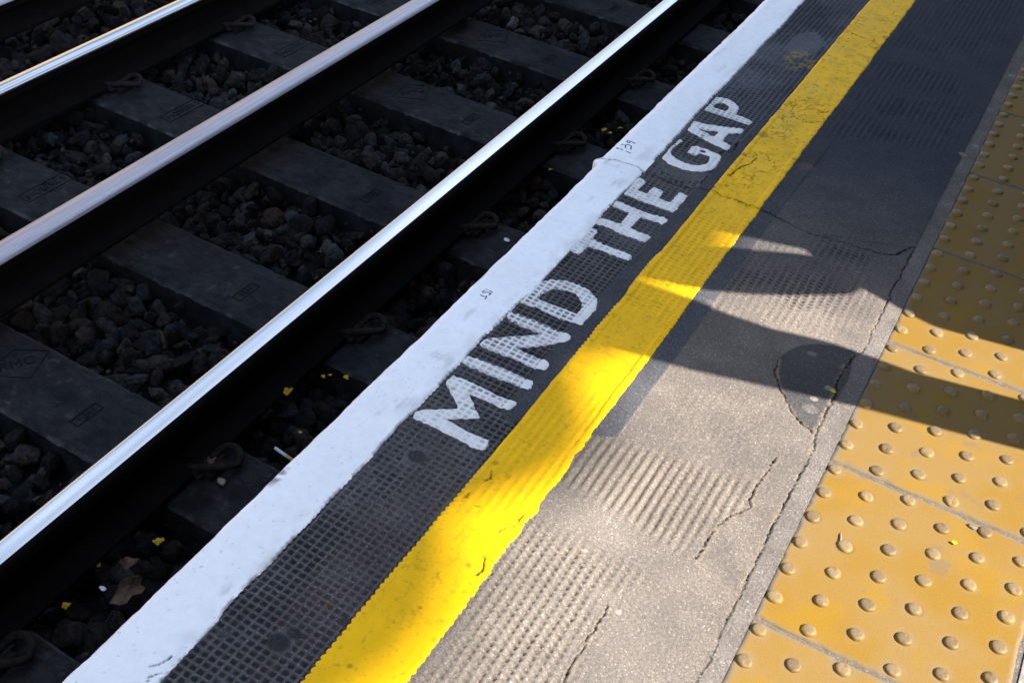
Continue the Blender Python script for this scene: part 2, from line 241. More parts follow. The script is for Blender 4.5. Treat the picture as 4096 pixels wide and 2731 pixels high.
def m_third():
    t = NT('worn_conductor_rail'); st = t.noise(22, 5, .65, t.co((6, .10, 6))); st2 = t.noise(130, 4, .6, t.co((3, .10, 3)))
    sc = t.ramp(t.noise(60, 3, .6, t.co((5, .25, 5))), .66, .72)
    c = t.ramp(st, .32, .68, (.29, .28, .33), (.43, .405, .42))
    c = t.mix(t.math('MULTIPLY', sc, .55), c, (.22, .20, .24))
    c = t.mix(1., c, t.ramp(st2, .3, .7, (.85, .85, .86), (1.1, 1.1, 1.1)), 'MULTIPLY')
    return t.fin(c, .46, t.bump(st2, .25, .001), .8, .5)
def m_plain(name, c, rough=.7, sc=40, var=.2, bs=.2, metal=0): 
    t = NT(name); n = t.noise(sc, 4, .6)
    return t.fin(t.ramp(n, .3, .7, tuple(q*(1-var) for q in c), tuple(q*(1+var) for q in c)), rough, t.bump(n, bs, .002), metal, .12)
def m_brick(name, c1, c2, mortar, sc=1.):
    t = NT(name); q = t.n('ShaderNodeTexBrick'); s2 = t.n('ShaderNodeSeparateXYZ'); t.l(t.co(), s2.inputs[0])
    cb = t.n('ShaderNodeCombineXYZ'); t.l(t.math('ADD', s2.outputs[1], s2.outputs[0]), cb.inputs[0]); t.l(s2.outputs[2], cb.inputs[1]); t.l(cb.outputs[0], q.inputs['Vector'])
    for k, v in (('Color1', c1), ('Color2', c2), ('Mortar', mortar)): q.inputs[k].default_value = (*v, 1)
    q.inputs['Scale'].default_value = 1; q.inputs['Brick Width'].default_value = .225; q.inputs['Row Height'].default_value = .075; q.inputs['Mortar Size'].default_value = .006
    n = t.noise(25, 5, .6); c = t.mix(1., q.outputs[0], t.ramp(n, .3, .7, (.7, .7, .7), (1.25, 1.25, 1.25)), 'MULTIPLY')
    return t.fin(c, .9, t.bump(q.outputs[1], -.4, .004), 0, .2)

M = dict(asphalt=m_asphalt(), white=m_paint('white_edge_paint', 330, .5, .3, .10), yellow=m_paint('yellow_line_paint', 300, .6, .4, .08, .12),
         letter=m_paint('white_letter_paint', 260, .5, .3, .16), tile=m_tile(), dome=m_dome(), ballast=m_ballast(), sleeper=m_sleeper(), rust=m_rust(),
         polish=m_polish('polished_rail_head', (.60, .60, .61), .13, .26), polish2=m_polish('polished_far_rail_head', (.56, .555, .55), .05, .13, 1., .03), third=m_third(),
         bed=m_stone('sooty_track_bed', (.008, .007, .007), .4, 40), stamp=m_stone('stamped_concrete', (.0085, .0088, .0095), .3, 90, .3, .85, .002),
         flag=m_stone('paving_concrete', (.13, .12, .11), .15, 60, .3), ink=m_plain('marker_ink', (.012, .018, .055), .5),
         clip=m_plain('rusty_spring_steel', (.016, .011, .009), .85, 90, .5), pad=m_plain('black_rubber', (.012, .012, .012), .7),
         leaf=m_plain('yellow_leaf', (.42, .24, .012), .6, 60, .35), brown=m_plain('dead_brown_leaf', (.10, .062, .042), .75, 50, .4),
         paper=m_plain('white_paper', (.55, .57, .6), .7), filt=m_plain('cigarette_filter', (.40, .22, .09), .7), pebble=m_plain('pale_pebble', (.24, .18, .14), .8, 120, .3),
         wall=m_stone('dirty_platform_wall', (.035, .032, .03), .35, 20), roof=m_plain('grey_roof_sheet', (.07, .07, .075), .6, 8), timber=m_plain('painted_timber', (.10, .10, .11), .5, 12),
         iron=m_plain('painted_iron', (.03, .05, .04), .45, 20), brick=m_brick('red_brick', (.20, .075, .045), (.15, .055, .035), (.22, .2, .17)),
         buff=m_brick('buff_brick', (.33, .24, .135), (.28, .195, .11), (.3, .27, .22)), stone=m_stone('coping_stone', (.5, .42, .3), .15, 20, .2),
         glass=m_plain('dark_window_glass', (.02, .025, .03), .08), skin=m_plain('skin', (.42, .25, .18), .55, 60, .06, .05), cloth=m_plain('dark_cloth', (.02, .022, .03), .9, 200, .3), denim=m_plain('blue_denim', (.035, .05, .09), .9, 300, .25),
         coat=m_plain('charcoal_coat', (.03, .028, .028), .9, 200, .3), hair=m_plain('dark_hair', (.02, .013, .009), .6, 150, .4), shoe=m_plain('black_leather', (.015, .014, .014), .4))

# ------------------------------------------------------------------ the platform surface
PXL, PYL, PXR = .0143, .0127, .0163
R_GROOVE = [(-.41, -.17), (-.27, -.145), (-.10, -.115), (-.115, -.20), (-.17, -.335), (-.30, -.31), (-.405, -.30)]
R_BUMP = [(-.425, -.40), (-.35, -.405), (-.20, -.42), (-.215, -.50), (-.225, -.68), (-.30, -1.0), (-.47, -1.05), (-.43, -.7)]
R_MID = [(-.37, .29), (-.30, .33), (-.2, .36), (-.06, .41), (-.07, .57), (-.13, .72), (-.25, .72), (-.385, .60), (-.39, .4)]
R_UP = [(-.40, 1.20), (-.30, 1.22), (-.10, 1.31), (-.08, 1.60), (-.17, 1.80), (-.33, 1.78), (-.40, 1.7)]
R_UP2 = [(-.40, 1.85), (-.12, 1.90), (-.08, 2.6), (-.40, 2.6)]
STRIP_R = [(-.42, -.172), (-.40, -.169), (-.385, -.163), (-.365, -.150), (-.3625, .12), (-.3655, .69), (-.360, .96), (-.356, 1.16), (-.42, 1.175)]
STRIP_L = [(-.52, -.21), (-.544, -.226), (-.556, -.222), (-.5745, -.211), (-.575, -.10), (-.581, .09), (-.570, .40), (-.572, .54), (-.5690, .724), (-.562, .756), (-.553, 1.09), (-.543, 1.19), (-.52, 1.2)]
def joint_y(x): return np.interp(x, [-.82, -.70, -.54, -.37, -.24, -.06], [.70, .716, .748, .730, .731, .795])
def pulse(u, w=.30, s=.12): return 1-ss(w-s, w+s, np.abs(u-np.floor(u)-.5))
def pits(x, y):
    """depth 0..1 of the moulded anti-slip pattern and how dusty the pit floor is"""
    wx = (fbm(x, y, 7, 2)-.5)*.004; wy = (fbm(x, y, 7, 5)-.5)*.004
    left = x < -.47
    sh = np.where(y > joint_y(x), .006, 0.)
    ul = (x+wx+.5474)/PXL+.5; vl = (y+wy+sh+.5017)/PYL+.5+.012*(x+.55)/PXL
    wl = .36+.10*(fbm(x, y, 12, 7)-.5)
    pl = pulse(ul, wl, .13)*pulse(vl, wl-.02, .14)
    cell = vn(np.floor(ul)*7.1, np.floor(vl)*3.7, 1., 9)
    wear = .55+.45*ss(.30, .55, fbm(x, y, 5, 1))
    wear = np.where(y > 1.0, wear*.75, wear)
    smooth_l = np.maximum.reduce([blob(x, y, -.60, -.815, .022, .026), blob(x, y, -.62, .80, .07, .05), blob(x, y, -.60, 1.70, .05, .10), blob(x, y, -.645, -.395, .018, .028, .5), blob(x, y, -.61, .94, .03, .07)])
    dl = pl*(.6+.4*cell)*wear*(1-.92*smooth_l)
    ur = (x+wx+.306)/PXR+.5; vr = (y+wy*1.5+.2)/PYL+.5
    rowoff = (vn(np.floor(ur), np.zeros_like(ur), 3.3, 4)-.5)*.4
    g = np.maximum.reduce([softpoly(x, y, R_BUMP, .05), softpoly(x, y, R_MID, .035), softpoly(x, y, R_UP, .05)*.65, softpoly(x, y, R_UP2, .08)*.5])
    g = g*(.35+.65*ss(.30, .55, fbm(x, y, 9, 6)))
    gv = softpoly(x, y, R_GROOVE, .028)
    dots = pulse(ur, .27, .11)*pulse(vr+rowoff, .27, .12)
    merge = ss(-.215, -.29, x+.35*(y+.2))
    line = pulse(ur+.06*(fbm(x, y, 60, 3)-.5), .25, .16)*(1-(1-merge)*.75*(1-pulse(vr+rowoff, .3, .2)))
    faint = .16*ss(.45, .7, fbm(x, y, 6, 8))*ss(-.25, -.1, -np.abs(x+.22))
    dr = np.maximum(dots*np.maximum(g, faint)*(.55+.9*fbm(x, y, 45, 9)), line*gv*(.5+.9*fbm(x, y, 38, 11)))
    strip = np.maximum(softpoly(x, y, STRIP_R, .002), softpoly(x, y, STRIP_L, .002)*.93)
    edge = 1-ss(-.085, -.06, x)
    patch = softpoly(x, y, PATCH, .004)
    return np.where(left, dl, dr*edge*(1-patch))*(1-strip)
PATCH = None
def crackfield(x, y, kinds):
    d = np.zeros(x.shape); jx = (fbm(x, y, 45, 4)-.5)*.010; jy = (fbm(x, y, 45, 7)-.5)*.010; jx = jx+(vn(x, y, 210, 3)-.5)*.004; jy = jy+(vn(x, y, 210, 8)-.5)*.004
    for k, w, pl in CRACKS:
        if k not in kinds: continue
        xs = [q[0] for q in pl]; ys = [q[1] for q in pl]
        m = (x > min(xs)-.02) & (x < max(xs)+.02) & (y > min(ys)-.02) & (y < max(ys)+.02)
        if not m.any(): continue
        dd = segdist(x[m]+jx[m], y[m]+jy[m], pl); ww = w*(.6+.9*fbm(x[m], y[m], 30, 2))
        d[m] = np.maximum(d[m], 1-ss(ww*.5, ww*1.5+.0009, dd))
    return d
def ground(x, y, pitf=1., kinds='jeqcdg', fine=True):
    h = (fbm(x, y, 4, 3)-.5)*.004
    h = h+np.where(y > joint_y(x), .0022, 0)*ss(0, .12, np.abs(y-joint_y(x))*0+.2)
    if fine:
        P_ = pits(x, y); h = h-np.where(x < -.47, .0032, .0033)*P_*pitf+np.where(x < -.47, 0, .0016)*(fbm(x, y, 230, 2, 2)-.5)*ss(.1, .5, P_)
        h = h-.0045*crackfield(x, y, kinds)
        h = h+.0006*(fbm(x, y, 180, 5, 2)-.5)
    st = np.maximum(softpoly(x, y, STRIP_R, .0012), softpoly(x, y, STRIP_L, .0012)); h = h+.0016*st
    h = h+.0012*softpoly(x, y, PATCH, .003)*(1-st)
    lip = ss(-.052, -.047, x); h = h*(1-lip)+lip*(.0005+.003*(fbm(x, y, 30, 2)-.5))
    return h
def ground_col(x, y):
    n = fbm(x, y, 6, 4)[..., None]; n2 = fbm(x, y, 26, 6)[..., None]
    C = lambda *c: np.array(c)[None, None, :]
    p = pits(x, y)[..., None]
    left = (x < -.47)[..., None]
    # right hand field: grey asphalt, dusty towards the near end, cleaner further along and darkened there to deepen the shade
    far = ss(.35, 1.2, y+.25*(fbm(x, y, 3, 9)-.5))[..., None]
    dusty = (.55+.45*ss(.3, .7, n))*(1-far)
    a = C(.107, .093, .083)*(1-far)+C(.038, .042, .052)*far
    a = a+dusty*C(.027, .022, .017)*ss(.35, .65, n2*.5+n*.5)
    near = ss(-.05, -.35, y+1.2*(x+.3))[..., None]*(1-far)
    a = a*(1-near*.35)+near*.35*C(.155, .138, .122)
    mid = ss(.30, .42, y-.35*(x+.3))[..., None]; dust = (C(.135, .112, .086)*(1-mid)+C(.06, .055, .05)*mid)*(1-far)+C(.026, .026, .030)*far  # same dust throughout; mid and far put the shade into its colour
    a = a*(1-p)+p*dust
    # left field: black worn anti-slip surface, lighter ridges
    ridge = C(.088, .085, .088)*(.75+.5*n2)
    pit = C(.026, .025, .026)*(.7+.6*n2)
    r = ss(.1, .6, p); b = ridge*(1-r)+pit*r
    brown = blob(x, y, -.58, -.62, .07, .28, .8)[..., None]*.35; b = b*(1-brown)+brown*C(.075, .062, .052)
    cell = vn(np.floor((x+.5474)/PXL+.5)*3.3, np.floor((y+.5017)/PYL+.5)*5.7, 1., 6)
    rust = ((cell > .90) & (fbm(x, y, 8, 2) > .5) & (y < 1.7))[..., None]*r; b = b*(1-rust*.6)+rust*.6*C(.085, .035, .018)
    farb = ss(.8, 1.3, y)[..., None]; b = b*(1-farb)+farb*(C(.085, .088, .100)*(1-.75*r)*(.7+.6*n))
    yb = (blob(x, y, -.575, 1.58, .05, .07, .7)*ss(.45, .6, fbm(x, y, 90, 3)))[..., None]*.5; b = b*(1-yb)+yb*C(.30, .21, .05)
    c = np.where(left, b, a)
    # resurfaced strips, round patch, mortar
    s1 = softpoly(x, y, STRIP_R, .0012)[..., None]; c = c*(1-s1)+s1*(C(.044, .045, .050)+.022*(1-far)+.010*(n-.5))
    s2 = softpoly(x, y, STRIP_L, .0012)[..., None]; c = c*(1-s2)+s2*C(.052, .053, .060)*(.8+.4*n2)
    q = softpoly(x, y, PATCH, .002)[..., None]; c = c*(1-q)+q*C(.050, .048, .047)*(.85+.4*n)
    mort = ss(-.0515, -.0475, x+.003*(fbm(x, y, 60, 5)-.5))[..., None]; c = c*(1-mort)+mort*C(.112, .100, .091)*(.8+.4*n2)
    cr = crackfield(x, y, 'jeqcdg')[..., None]; c = c*(1-cr)+cr*C(.012, .011, .010)
    # dust collected beside the big cracks
    dc = np.zeros(x.shape)
    for k, w, pl in CRACKS:
        if k in 'cdq':
            m = (np.abs(x-pl[len(pl)//2][0]) < .2) & (np.abs(y-pl[len(pl)//2][1]) < .25)
            if m.any(): dc[m] = np.maximum(dc[m], 1-ss(.001, .006, segdist(x[m]-.004, y[m]+.003, pl)))
        if k == 'e':
            m = (x > -.11) & (y < .5); dc[m] = np.maximum(dc[m], .7*(1-ss(.002, .008, segdist(x[m]+.003, y[m], pl)))*ss(.4, .6, fbm(x[m], y[m], 20, 7)))
    dc = (dc*ss(.3, .55, fbm(x, y, 70, 5)))[..., None]*(1-cr); c = c*(1-dc)+dc*C(.15, .122, .095)
    # chewing gum and spills
    for gx, gy, rx, col, f in ((-.373, .9965, .022, (.095, .07, .06), .75), (-.1358, .2875, .010, (.14, .13, .12), .6), (-.0752, .2053, .009, (.2, .19, .18), .7), (-.0907, .1588, .008, (.26, .23, .2), .7), (-.0877, .1257, .016, (.115, .105, .1), .6),
            (-.0107, 1.172, .012, (.2, .19, .18), .8), (-.0499, 1.3231, .010, (.18, .17, .17), .8), (-.0313, 1.3945, .011, (.2, .19, .19), .8), (-.0364, 1.636, .012, (.15, .15, .16), .8), (-.0268, 1.906, .012, (.15, .15, .16), .8),
            (-.602, -.822, .020, (.028, .028, .032), .95), (-.592, -.797, .013, (.03, .03, .034), .95), (-.679, -.852, .015, (.055, .055, .058), .8), (-.639, -.392, .017, (.035, .035, .038), .9), (-.61, .94, .02, (.06, .058, .062), .8), (-.54, -.74, .012, (.04, .04, .042), .9),
            (-.30, -.42, .006, (.26, .2, .16), .7), (-.20, -.50, .006, (.3, .25, .2), .7), (-.37, .33, .009, (.12, .1, .1), .6), (-.09, -.22, .012, (.13, .12, .11), .5)):
        k = blob(x, y, gx, gy, rx, rx*.85, .5)[..., None]*f; c = c*(1-k)+k*C(*col)
    return np.clip(c, .004, .9)
PATCH = list(PATCHL)+[(-.062, .10), (-.052, .18), (-.050, .26)]
def axis(a, b, step, lo=None, hi=None, far=.12):
    v = list(np.arange(a, b+step*.5, step))
    if lo is not None: v = list(np.arange(lo, a-1e-6, far))+v
    if hi is not None: v = v+list(np.arange(v[-1]+far, hi, far))+[hi]
    return np.array(v)
def gridfaces(nx, ny):
    i = np.arange(nx*ny).reshape(ny, nx)
    return np.stack([i[:-1, :-1], i[:-1, 1:], i[1:, 1:], i[1:, :-1]], -1).reshape(-1, 4)
FA, FB = -1.22, 2.95
xs = axis(-.722, -.016, .0022); ys = axis(FA, FB, .0022, -9, 12)
X, Y = np.meshgrid(xs, ys)
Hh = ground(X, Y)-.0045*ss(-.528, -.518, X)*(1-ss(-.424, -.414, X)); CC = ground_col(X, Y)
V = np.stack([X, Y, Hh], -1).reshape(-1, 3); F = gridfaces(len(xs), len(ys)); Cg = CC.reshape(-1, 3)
# plain slabs right of the tiles, mortar bed under them and the hidden strip below the white paint
def add_rect(x0, x1, y0, y1, z, c):
    global V, F, Cg
    k = len(V); V = np.vstack([V, [[x0, y0, z], [x1, y0, z], [x1, y1, z], [x0, y1, z]]]); F = np.vstack([F, [[k, k+1, k+2, k+3]]]); Cg = np.vstack([Cg, [c]*4])
add_rect(-.0165, .3725, -9, 12, -.0026, (.095, .085, .076)); add_rect(.3720, 9, -9, 12, -.0005, (.17, .155, .145)); add_rect(-.79, -.7215, -9, 12, -.006, (.05, .05, .05))
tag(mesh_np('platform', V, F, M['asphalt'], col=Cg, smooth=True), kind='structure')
w = MB(); w.box(-.80, -.70, -9, 12, -.14, -.012); w.box(-.74, -.66, -9, 12, -.85, -.142)
tag(w.build('platform_front', M['wall']), kind='structure')

# ---- white edge line: flat top, rounded nosing, ragged inner edge
yw = axis(FA, FB, .0028, -9, 12)
prof = [(-.698+ -i*.0026, 0) for i in range(40)]
prof = [p for p in prof if p[0] > -.800]
prof += [(-.800-.014*math.sin(a), -.014+.014*math.cos(a)) for a in np.linspace(0, math.pi/2, 9)]
prof += [(-.814, -.014-t) for t in (.008, .02, .04, .07)]
px = np.array([p[0] for p in prof]); pz = np.array([p[1] for p in prof])
U, Yw = np.meshgrid(px, yw); Zp = np.meshgrid(pz, yw)[0]
edge = -.7035+.011*(fbm(Yw, Yw*0, 14, 3, 5)-.5)+.0030*(pulse((Yw+.5017)/PYL, .3, .2)-.5)*ss(.3, .6, fbm(Yw, Yw*0+3, 4, 2))
edge = edge+np.where((Yw > .72) & (Yw < .80), .012*ss(.72, .735, Yw)*(1-ss(.77, .80, Yw)), 0)
edge = edge+.008*blob(Yw, Yw*0, .30, 0, .20, 1)+.006*blob(Yw, Yw*0, -.93, 0, .1, 1)
off = np.clip(U-edge, 0, .02); Xw = np.minimum(U, edge)
nos = (U < -.799)
wob = (fbm(Yw, U*3, 30, 5, 5)-.5)*.006+(fbm(Yw, U, 5, 1)-.5)*.004
burr = np.exp(-((Yw-.712)/.012)**2)*.011*(Yw > .700)+.004*(Yw > .70)
Xw = np.where(nos, Xw-(wob+burr)*ss(-.797, -.812, U), Xw)
base = ground(Xw, Yw, .12, 'jw')
thick = .0036*ss(0, .004, edge-U+.0006)-.0012
Zw = np.where(nos, Zp+.0014+(base-.0)*(1-ss(-.80, -.812, U)), base+thick)+.0005*(fbm(Xw, Yw, 120, 4, 3)-.5)
cw = np.zeros(Xw.shape+(3,)); cw[:] = (.89, .90, .925)
dn = fbm(Xw, Yw, 9, 5)[..., None]
cw *= (.93+.10*dn)
drt = (ss(-.738, -.704, Xw+.014*(fbm(Xw, Yw, 40, 6)-.5))*ss(.42, .7, fbm(Xw, Yw, 22, 8, 5)))[..., None]*.30
cw = cw*(1-drt)+drt*np.array((.42, .37, .33))
old = (ss(-.22, -.30, Yw+.4*(Xw+.75)))[..., None]; cw = cw*(1-old*.10)+old*.10*np.array((.7, .62, .56))
spk = (fbm(Xw, Yw, 260, 2, 2) > .86)[..., None]*.4; cw = cw*(1-spk)+spk*np.array((.25, .24, .24))
sd = (ss(-.803, -.814, Xw)*ss(.45, .75, fbm(Xw, Yw, 16, 3)))[..., None]*.45; cw = cw*(1-sd)+sd*np.array((.45, .38, .37))
scf = ((1-ss(.3, 1., np.hypot((Xw+.806)/.014, (Yw+.56)/.035)))*ss(.45, .6, fbm(Xw, Yw, 90, 3)))[..., None]*.8; cw = cw*(1-scf)+scf*np.array((.12, .12, .15))
rimd = ((1-ss(.0006, .0055, edge-Xw))*ss(.40, .62, fbm(Xw, Yw, 55, 3)))[..., None]*.8; cw = cw*(1-rimd)+rimd*np.array((.10, .09, .085))
scu = (ss(.62, .80, fbm(Xw*1.2, Yw*.35, 40, 10, 5))*ss(.48, .62, fbm(Xw, Yw, 4, 11)))[..., None]*.30; cw = cw*(1-scu)+scu*np.array((.30, .28, .28))
k = crackfield(Xw, Yw, 'jw')[..., None]; cw = cw*(1-k*.9)+k*.9*np.array((.05, .05, .055))
we = mesh_np('white_edge_line', np.stack([Xw, Yw, Zw], -1).reshape(-1, 3), gridfaces(len(px), len(yw))[:, ::-1], M['white'], col=cw.reshape(-1, 3), smooth=True)
tag(we, 'thick white painted line along the platform edge beside the track', 'line marking')
for nm, strokes in MARKS.items():
    vv = []; ff = []
    for st in strokes:
        pts = [np.array(p) for p in st]; L = []; R = []
        for i, p in enumerate(pts):
            d = pts[min(i+1, len(pts)-1)]-pts[max(i-1, 0)]; d = d/(np.hypot(*d)+1e-9); nn = np.array((-d[1], d[0]))*(.0016 if nm == 'nine' else .0013)
            L.append(p+nn); R.append(p-nn)
        k0 = len(vv)
        for a_, b_ in zip(L, R): vv += [a_, b_]
        for i in range(len(pts)-1): ff.append((k0+2*i, k0+2*i+1, k0+2*i+3, k0+2*i+2))
    vv = np.array(vv); zz = ground(vv[:, 0], vv[:, 1], .12, '')+.0022
    o = mesh_np('handwritten_number', np.column_stack([vv, zz]), ff, M['ink'], we); sol = o.modifiers.new('t', 'SOLIDIFY'); sol.thickness = .0006; sol.offset = 0
    o['label'] = 'blue ink handwritten number 155' if nm == 'five' else 'blue ink handwritten number 139'

# ---- yellow line
yy = axis(FA, FB, .0022, -9, 12); ux = np.linspace(0, 1, 64)
Uy, Yy = np.meshgrid(ux, yy)
def tooth(y, s): return (pulse((y+.5017)/PYL+.5+s, .32, .2)-.45)*ss(.35, .55, fbm(y, y*0+s, 5, 4))
eL = -.5335+.0055*(fbm(Yy, Yy*0, 16, 6, 5)-.5)-.0032*tooth(Yy, 0)*np.where(Yy < .75, 1, .25)
eR = -.4045+.006*(fbm(Yy, Yy*0, 20, 9, 5)-.5)+.0006*tooth(Yy, .3)+.004*(fbm(Yy, Yy*0+2, 110, 4, 3)-.5)+.003*blob(Yy, Yy*0, -.35, 0, .3, 1)*(fbm(Yy, Yy*0, 50, 2)-.5)*2
eL = eL-.004*blob(Yy, Yy*0, .35, 0, .09, 1); eR = eR-.016*blob(Yy, Yy*0, -.80, 0, .10, 1)*0
Xy = eL+(eR-eL)*Uy
dE = np.minimum(Xy-eL, eR-Xy)
gb = ground(Xy, Yy, .12, 'jy')
# the moulded pattern still prints through the paint
gx = pulse((Xy+.306)/PXR+.5, .25, .16)*softpoly(Xy, Yy, [(-.56, -.46), (-.46, -.43), (-.39, -.30), (-.38, -.10), (-.45, -.07), (-.55, -.20)], .05)
pd = pulse((Xy+.306)/PXR+.5, .27, .15)*pulse(Yy/PYL, .27, .16)*np.maximum(softpoly(Xy, Yy, [(-.56, .23), (-.38, .18), (-.38, .62), (-.56, .68)], .04), .3*ss(.5, .7, fbm(Xy, Yy, 5, 3)))
old = ss(.55, .95, Yy+.3*(fbm(Xy, Yy, 3, 2)-.5))
crust = (1-np.abs(2*fbm(Xy, Yy, 34, 1, 5)-1))
crk = ss(.955, .985, crust)*(.25+.75*old)*ss(.40, .62, fbm(Xy, Yy, 7, 5))
Zy = gb+.0030*ss(-.0004, .0035, dE)-.0014-.0016*gx-.0013*pd-.0018*crk+.0016*old*(fbm(Xy, Yy, 60, 7, 4)-.5)+.0009*ss(.4, .7, fbm(Xy, Yy, 25, 2))
Zy = Zy+.002*np.exp(-((Xy-eR+.012+.006*(fbm(Yy, Yy*0, 30, 1)-.5))/.0035)**2)*blob(Yy, Yy*0, 0, 0, .28, 1)
cy = np.zeros(Xy.shape+(3,)); cy[:] = np.array((.86, .468, .002)); oc = np.array((.86, .470, .003))
cy = cy*(1-old[..., None])+oc*old[..., None]
cy *= (.90+.2*fbm(Xy, Yy, 12, 8)[..., None])
pale = (old*ss(.48, .7, fbm(Xy, Yy, 14, 9, 5))*ss(-.42, -.5, Xy))[..., None]*.35; cy = cy*(1-pale)+pale*np.array((.66, .43, .07))
dd = (ss(.52, .78, fbm(Xy, Yy, 30, 10, 5))*(.10+.20*old))[..., None]; cy = cy*(1-dd)+dd*np.array((.42, .24, .012))
sp = ss(.715, .76, fbm(Xy, Yy, 150, 3, 3))[..., None]*(.30+.3*old[..., None]); cy = cy*(1-sp)+sp*np.array((.14, .09, .015))
dk = (gx*.04+pd*.22)[..., None]; cy = cy*(1-dk)+dk*np.array((.26, .17, .01))
k = np.maximum(crackfield(Xy, Yy, 'jy'), crk*.8)[..., None]; cy = cy*(1-k*.85)+k*.85*np.array((.05, .035, .01))
for gx_, gy_, r_ in ((-.515, -.33, .006), (-.50, -.87, .009), (-.49, -.80, .005), (-.46, -.66, .004), (-.52, 1.08, .016), (-.47, .33, .006), (-.44, -.55, .005)):
    q = blob(Xy, Yy, gx_, gy_, r_, r_, .6)[..., None]*.55; cy = cy*(1-q)+q*np.array((.20, .11, .015))
ye = mesh_np('yellow_safety_line', np.stack([Xy, Yy, Zy], -1).reshape(-1, 3), gridfaces(len(ux), len(yy)), M['yellow'], col=cy.reshape(-1, 3), smooth=True)
tag(ye, 'broad yellow painted line running along the platform between lettering and asphalt', 'line marking')

# ---- lettering
def letter(ch, parent):
    pls = LETTERS[ch]; out = pls[0]; st = .0015
    x0, x1 = min(p[0] for p in out)-.008, max(p[0] for p in out)+.008; y0, y1 = min(p[1] for p in out)-.008, max(p[1] for p in out)+.008
    xs = np.arange(x0, x1, st); ys = np.arange(y0, y1, st); X, Y = np.meshgrid(xs, ys)
    wx = X+(fbm(X, Y, 130, 3, 5)-.5)*.0065; wy = Y+(fbm(X, Y, 130, 8, 5)-.5)*.0065
    sd = polysd(wx, wy, out)
    if len(pls) > 1: sd = np.maximum(sd, -polysd(wx, wy, pls[1]))
    if ch == 'g': # flaked place
        sd = np.maximum(sd, .006-np.hypot(X+.617, Y-.905)-.004*(fbm(X, Y, 120, 2)-.5))
    keep = sd < st*.75
    gy, gx = np.gradient(sd, st)
    g2 = gx*gx+gy*gy+1e-9; rim = (sd > -st*.75) & keep
    Xs = np.where(rim, X-sd*gx/g2, X); Ys = np.where(rim, Y-sd*gy/g2, Y); s2 = np.where(rim, 0, sd)
    p = pits(X, Y)
    Z = ground(Xs, Ys, .62, 'j')+.0032*ss(0, .004, -s2)-.0010+.0009*(fbm(X, Y, 70, 4)-.5)
    idx = -np.ones(X.shape, int); idx[keep] = np.arange(keep.sum()); i = idx
    q = np.stack([i[:-1, :-1], i[:-1, 1:], i[1:, 1:], i[1:, :-1]], -1).reshape(-1, 4); q = q[(q >= 0).all(1)]
    c = np.zeros(X.shape+(3,)); c[:] = (.76, .745, .74)
    c *= (.88+.2*fbm(X, Y, 25, 6)[..., None])
    rub = (ss(.25, .8, p)*(.45+.45*ss(.35, .65, fbm(X, Y, 30, 2))))[..., None]; c = c*(1-rub)+rub*np.array((.10, .092, .09))
    br = ss(.58, .75, fbm(X, Y*.4, 60, 9))[..., None]*.3; c = c*(1-br)+br*np.array((.40, .34, .31))
    V = np.stack([Xs, Ys, Z], -1)[keep]
    return mesh_np('letter', V, q, M['letter'], parent, col=c[keep], smooth=True)
for word, lab in (('mind', 'white hand painted word MIND on the black pavement, nearest the camera'), ('the', 'white hand painted word THE on the black pavement between two other words'), ('gap', 'white hand painted word GAP on the grey pavement beyond the slab crack')):
    e = empty('painted_word', (0, 0, 0), lab, 'lettering', 'painted words along the platform edge')
    for ch in word: letter(ch, e)['label'] = 'white letter '+ch.upper()

# ------------------------------------------------------------------ tactile tiles
s_ = .4/6
prof_d = [(.0134, -.0006), (.0130, .0007), (.0123, .0022), (.0112, .0036), (.0096, .0046), (.0070, .0051), (.0036, .0053)]
DMS = []
for q in range(6):
    bm = bmesh.new(); rings = []; rr_ = np.random.RandomState(900+q); ph = rr_.rand(8)*6.3; chip = rr_.rand()*6.3
    for k, (r, z) in enumerate(prof_d):
        ring = []
        for j in range(28):
            a = 2*math.pi*j/28; w_ = 1+.022*math.sin(2*a+ph[0])+.018*math.sin(3*a+ph[1])+.012*math.sin(7*a+ph[2])
            d_ = max(0, math.cos(a-chip))**6*(.0012 if q % 2 else .0004)*(1 if k > 2 else 0)
            ring.append(bm.verts.new((r*w_*math.cos(a), r*w_*math.sin(a), z-d_+(.00016*math.sin(4*a+ph[3]+k)+.00014*math.sin(9*a+ph[4]-k))*(k > 1))))
        rings.append(ring)
    tp = bm.verts.new((0, 0, .00525))
    for a, b in zip(rings[:-1], rings[1:]):
        for j in range(28): bm.faces.new((a[j], a[(j+1) % 28], b[(j+1) % 28], b[j]))
    for j in range(28): bm.faces.new((rings[-1][j], rings[-1][(j+1) % 28], tp))
    DM = bpy.data.meshes.new('blister'); bm.to_mesh(DM); bm.free(); DM.materials.append(M['dome'])
    for p in DM.polygons: p.use_smooth = True
    DMS.append(DM)
TL = {-2: 'mustard tactile tile in full sun at the bottom of the platform, nearest the camera', -1: 'whole sunlit mustard tactile tile with a yellow paint fleck and a twig', 0: 'mustard tactile tile crossed by the narrow slanting shadow band',
      1: 'mustard tactile tile half in sun with a curved shadow edge across it', 2: 'brown shaded tactile tile just beyond the half sunlit one', 3: 'brown shaded tactile tile beside the large pale gum spots', 4: 'brown shaded tactile tile second from the far end', 5: 'shaded tactile tile at the far end, cut by the photo edge'}
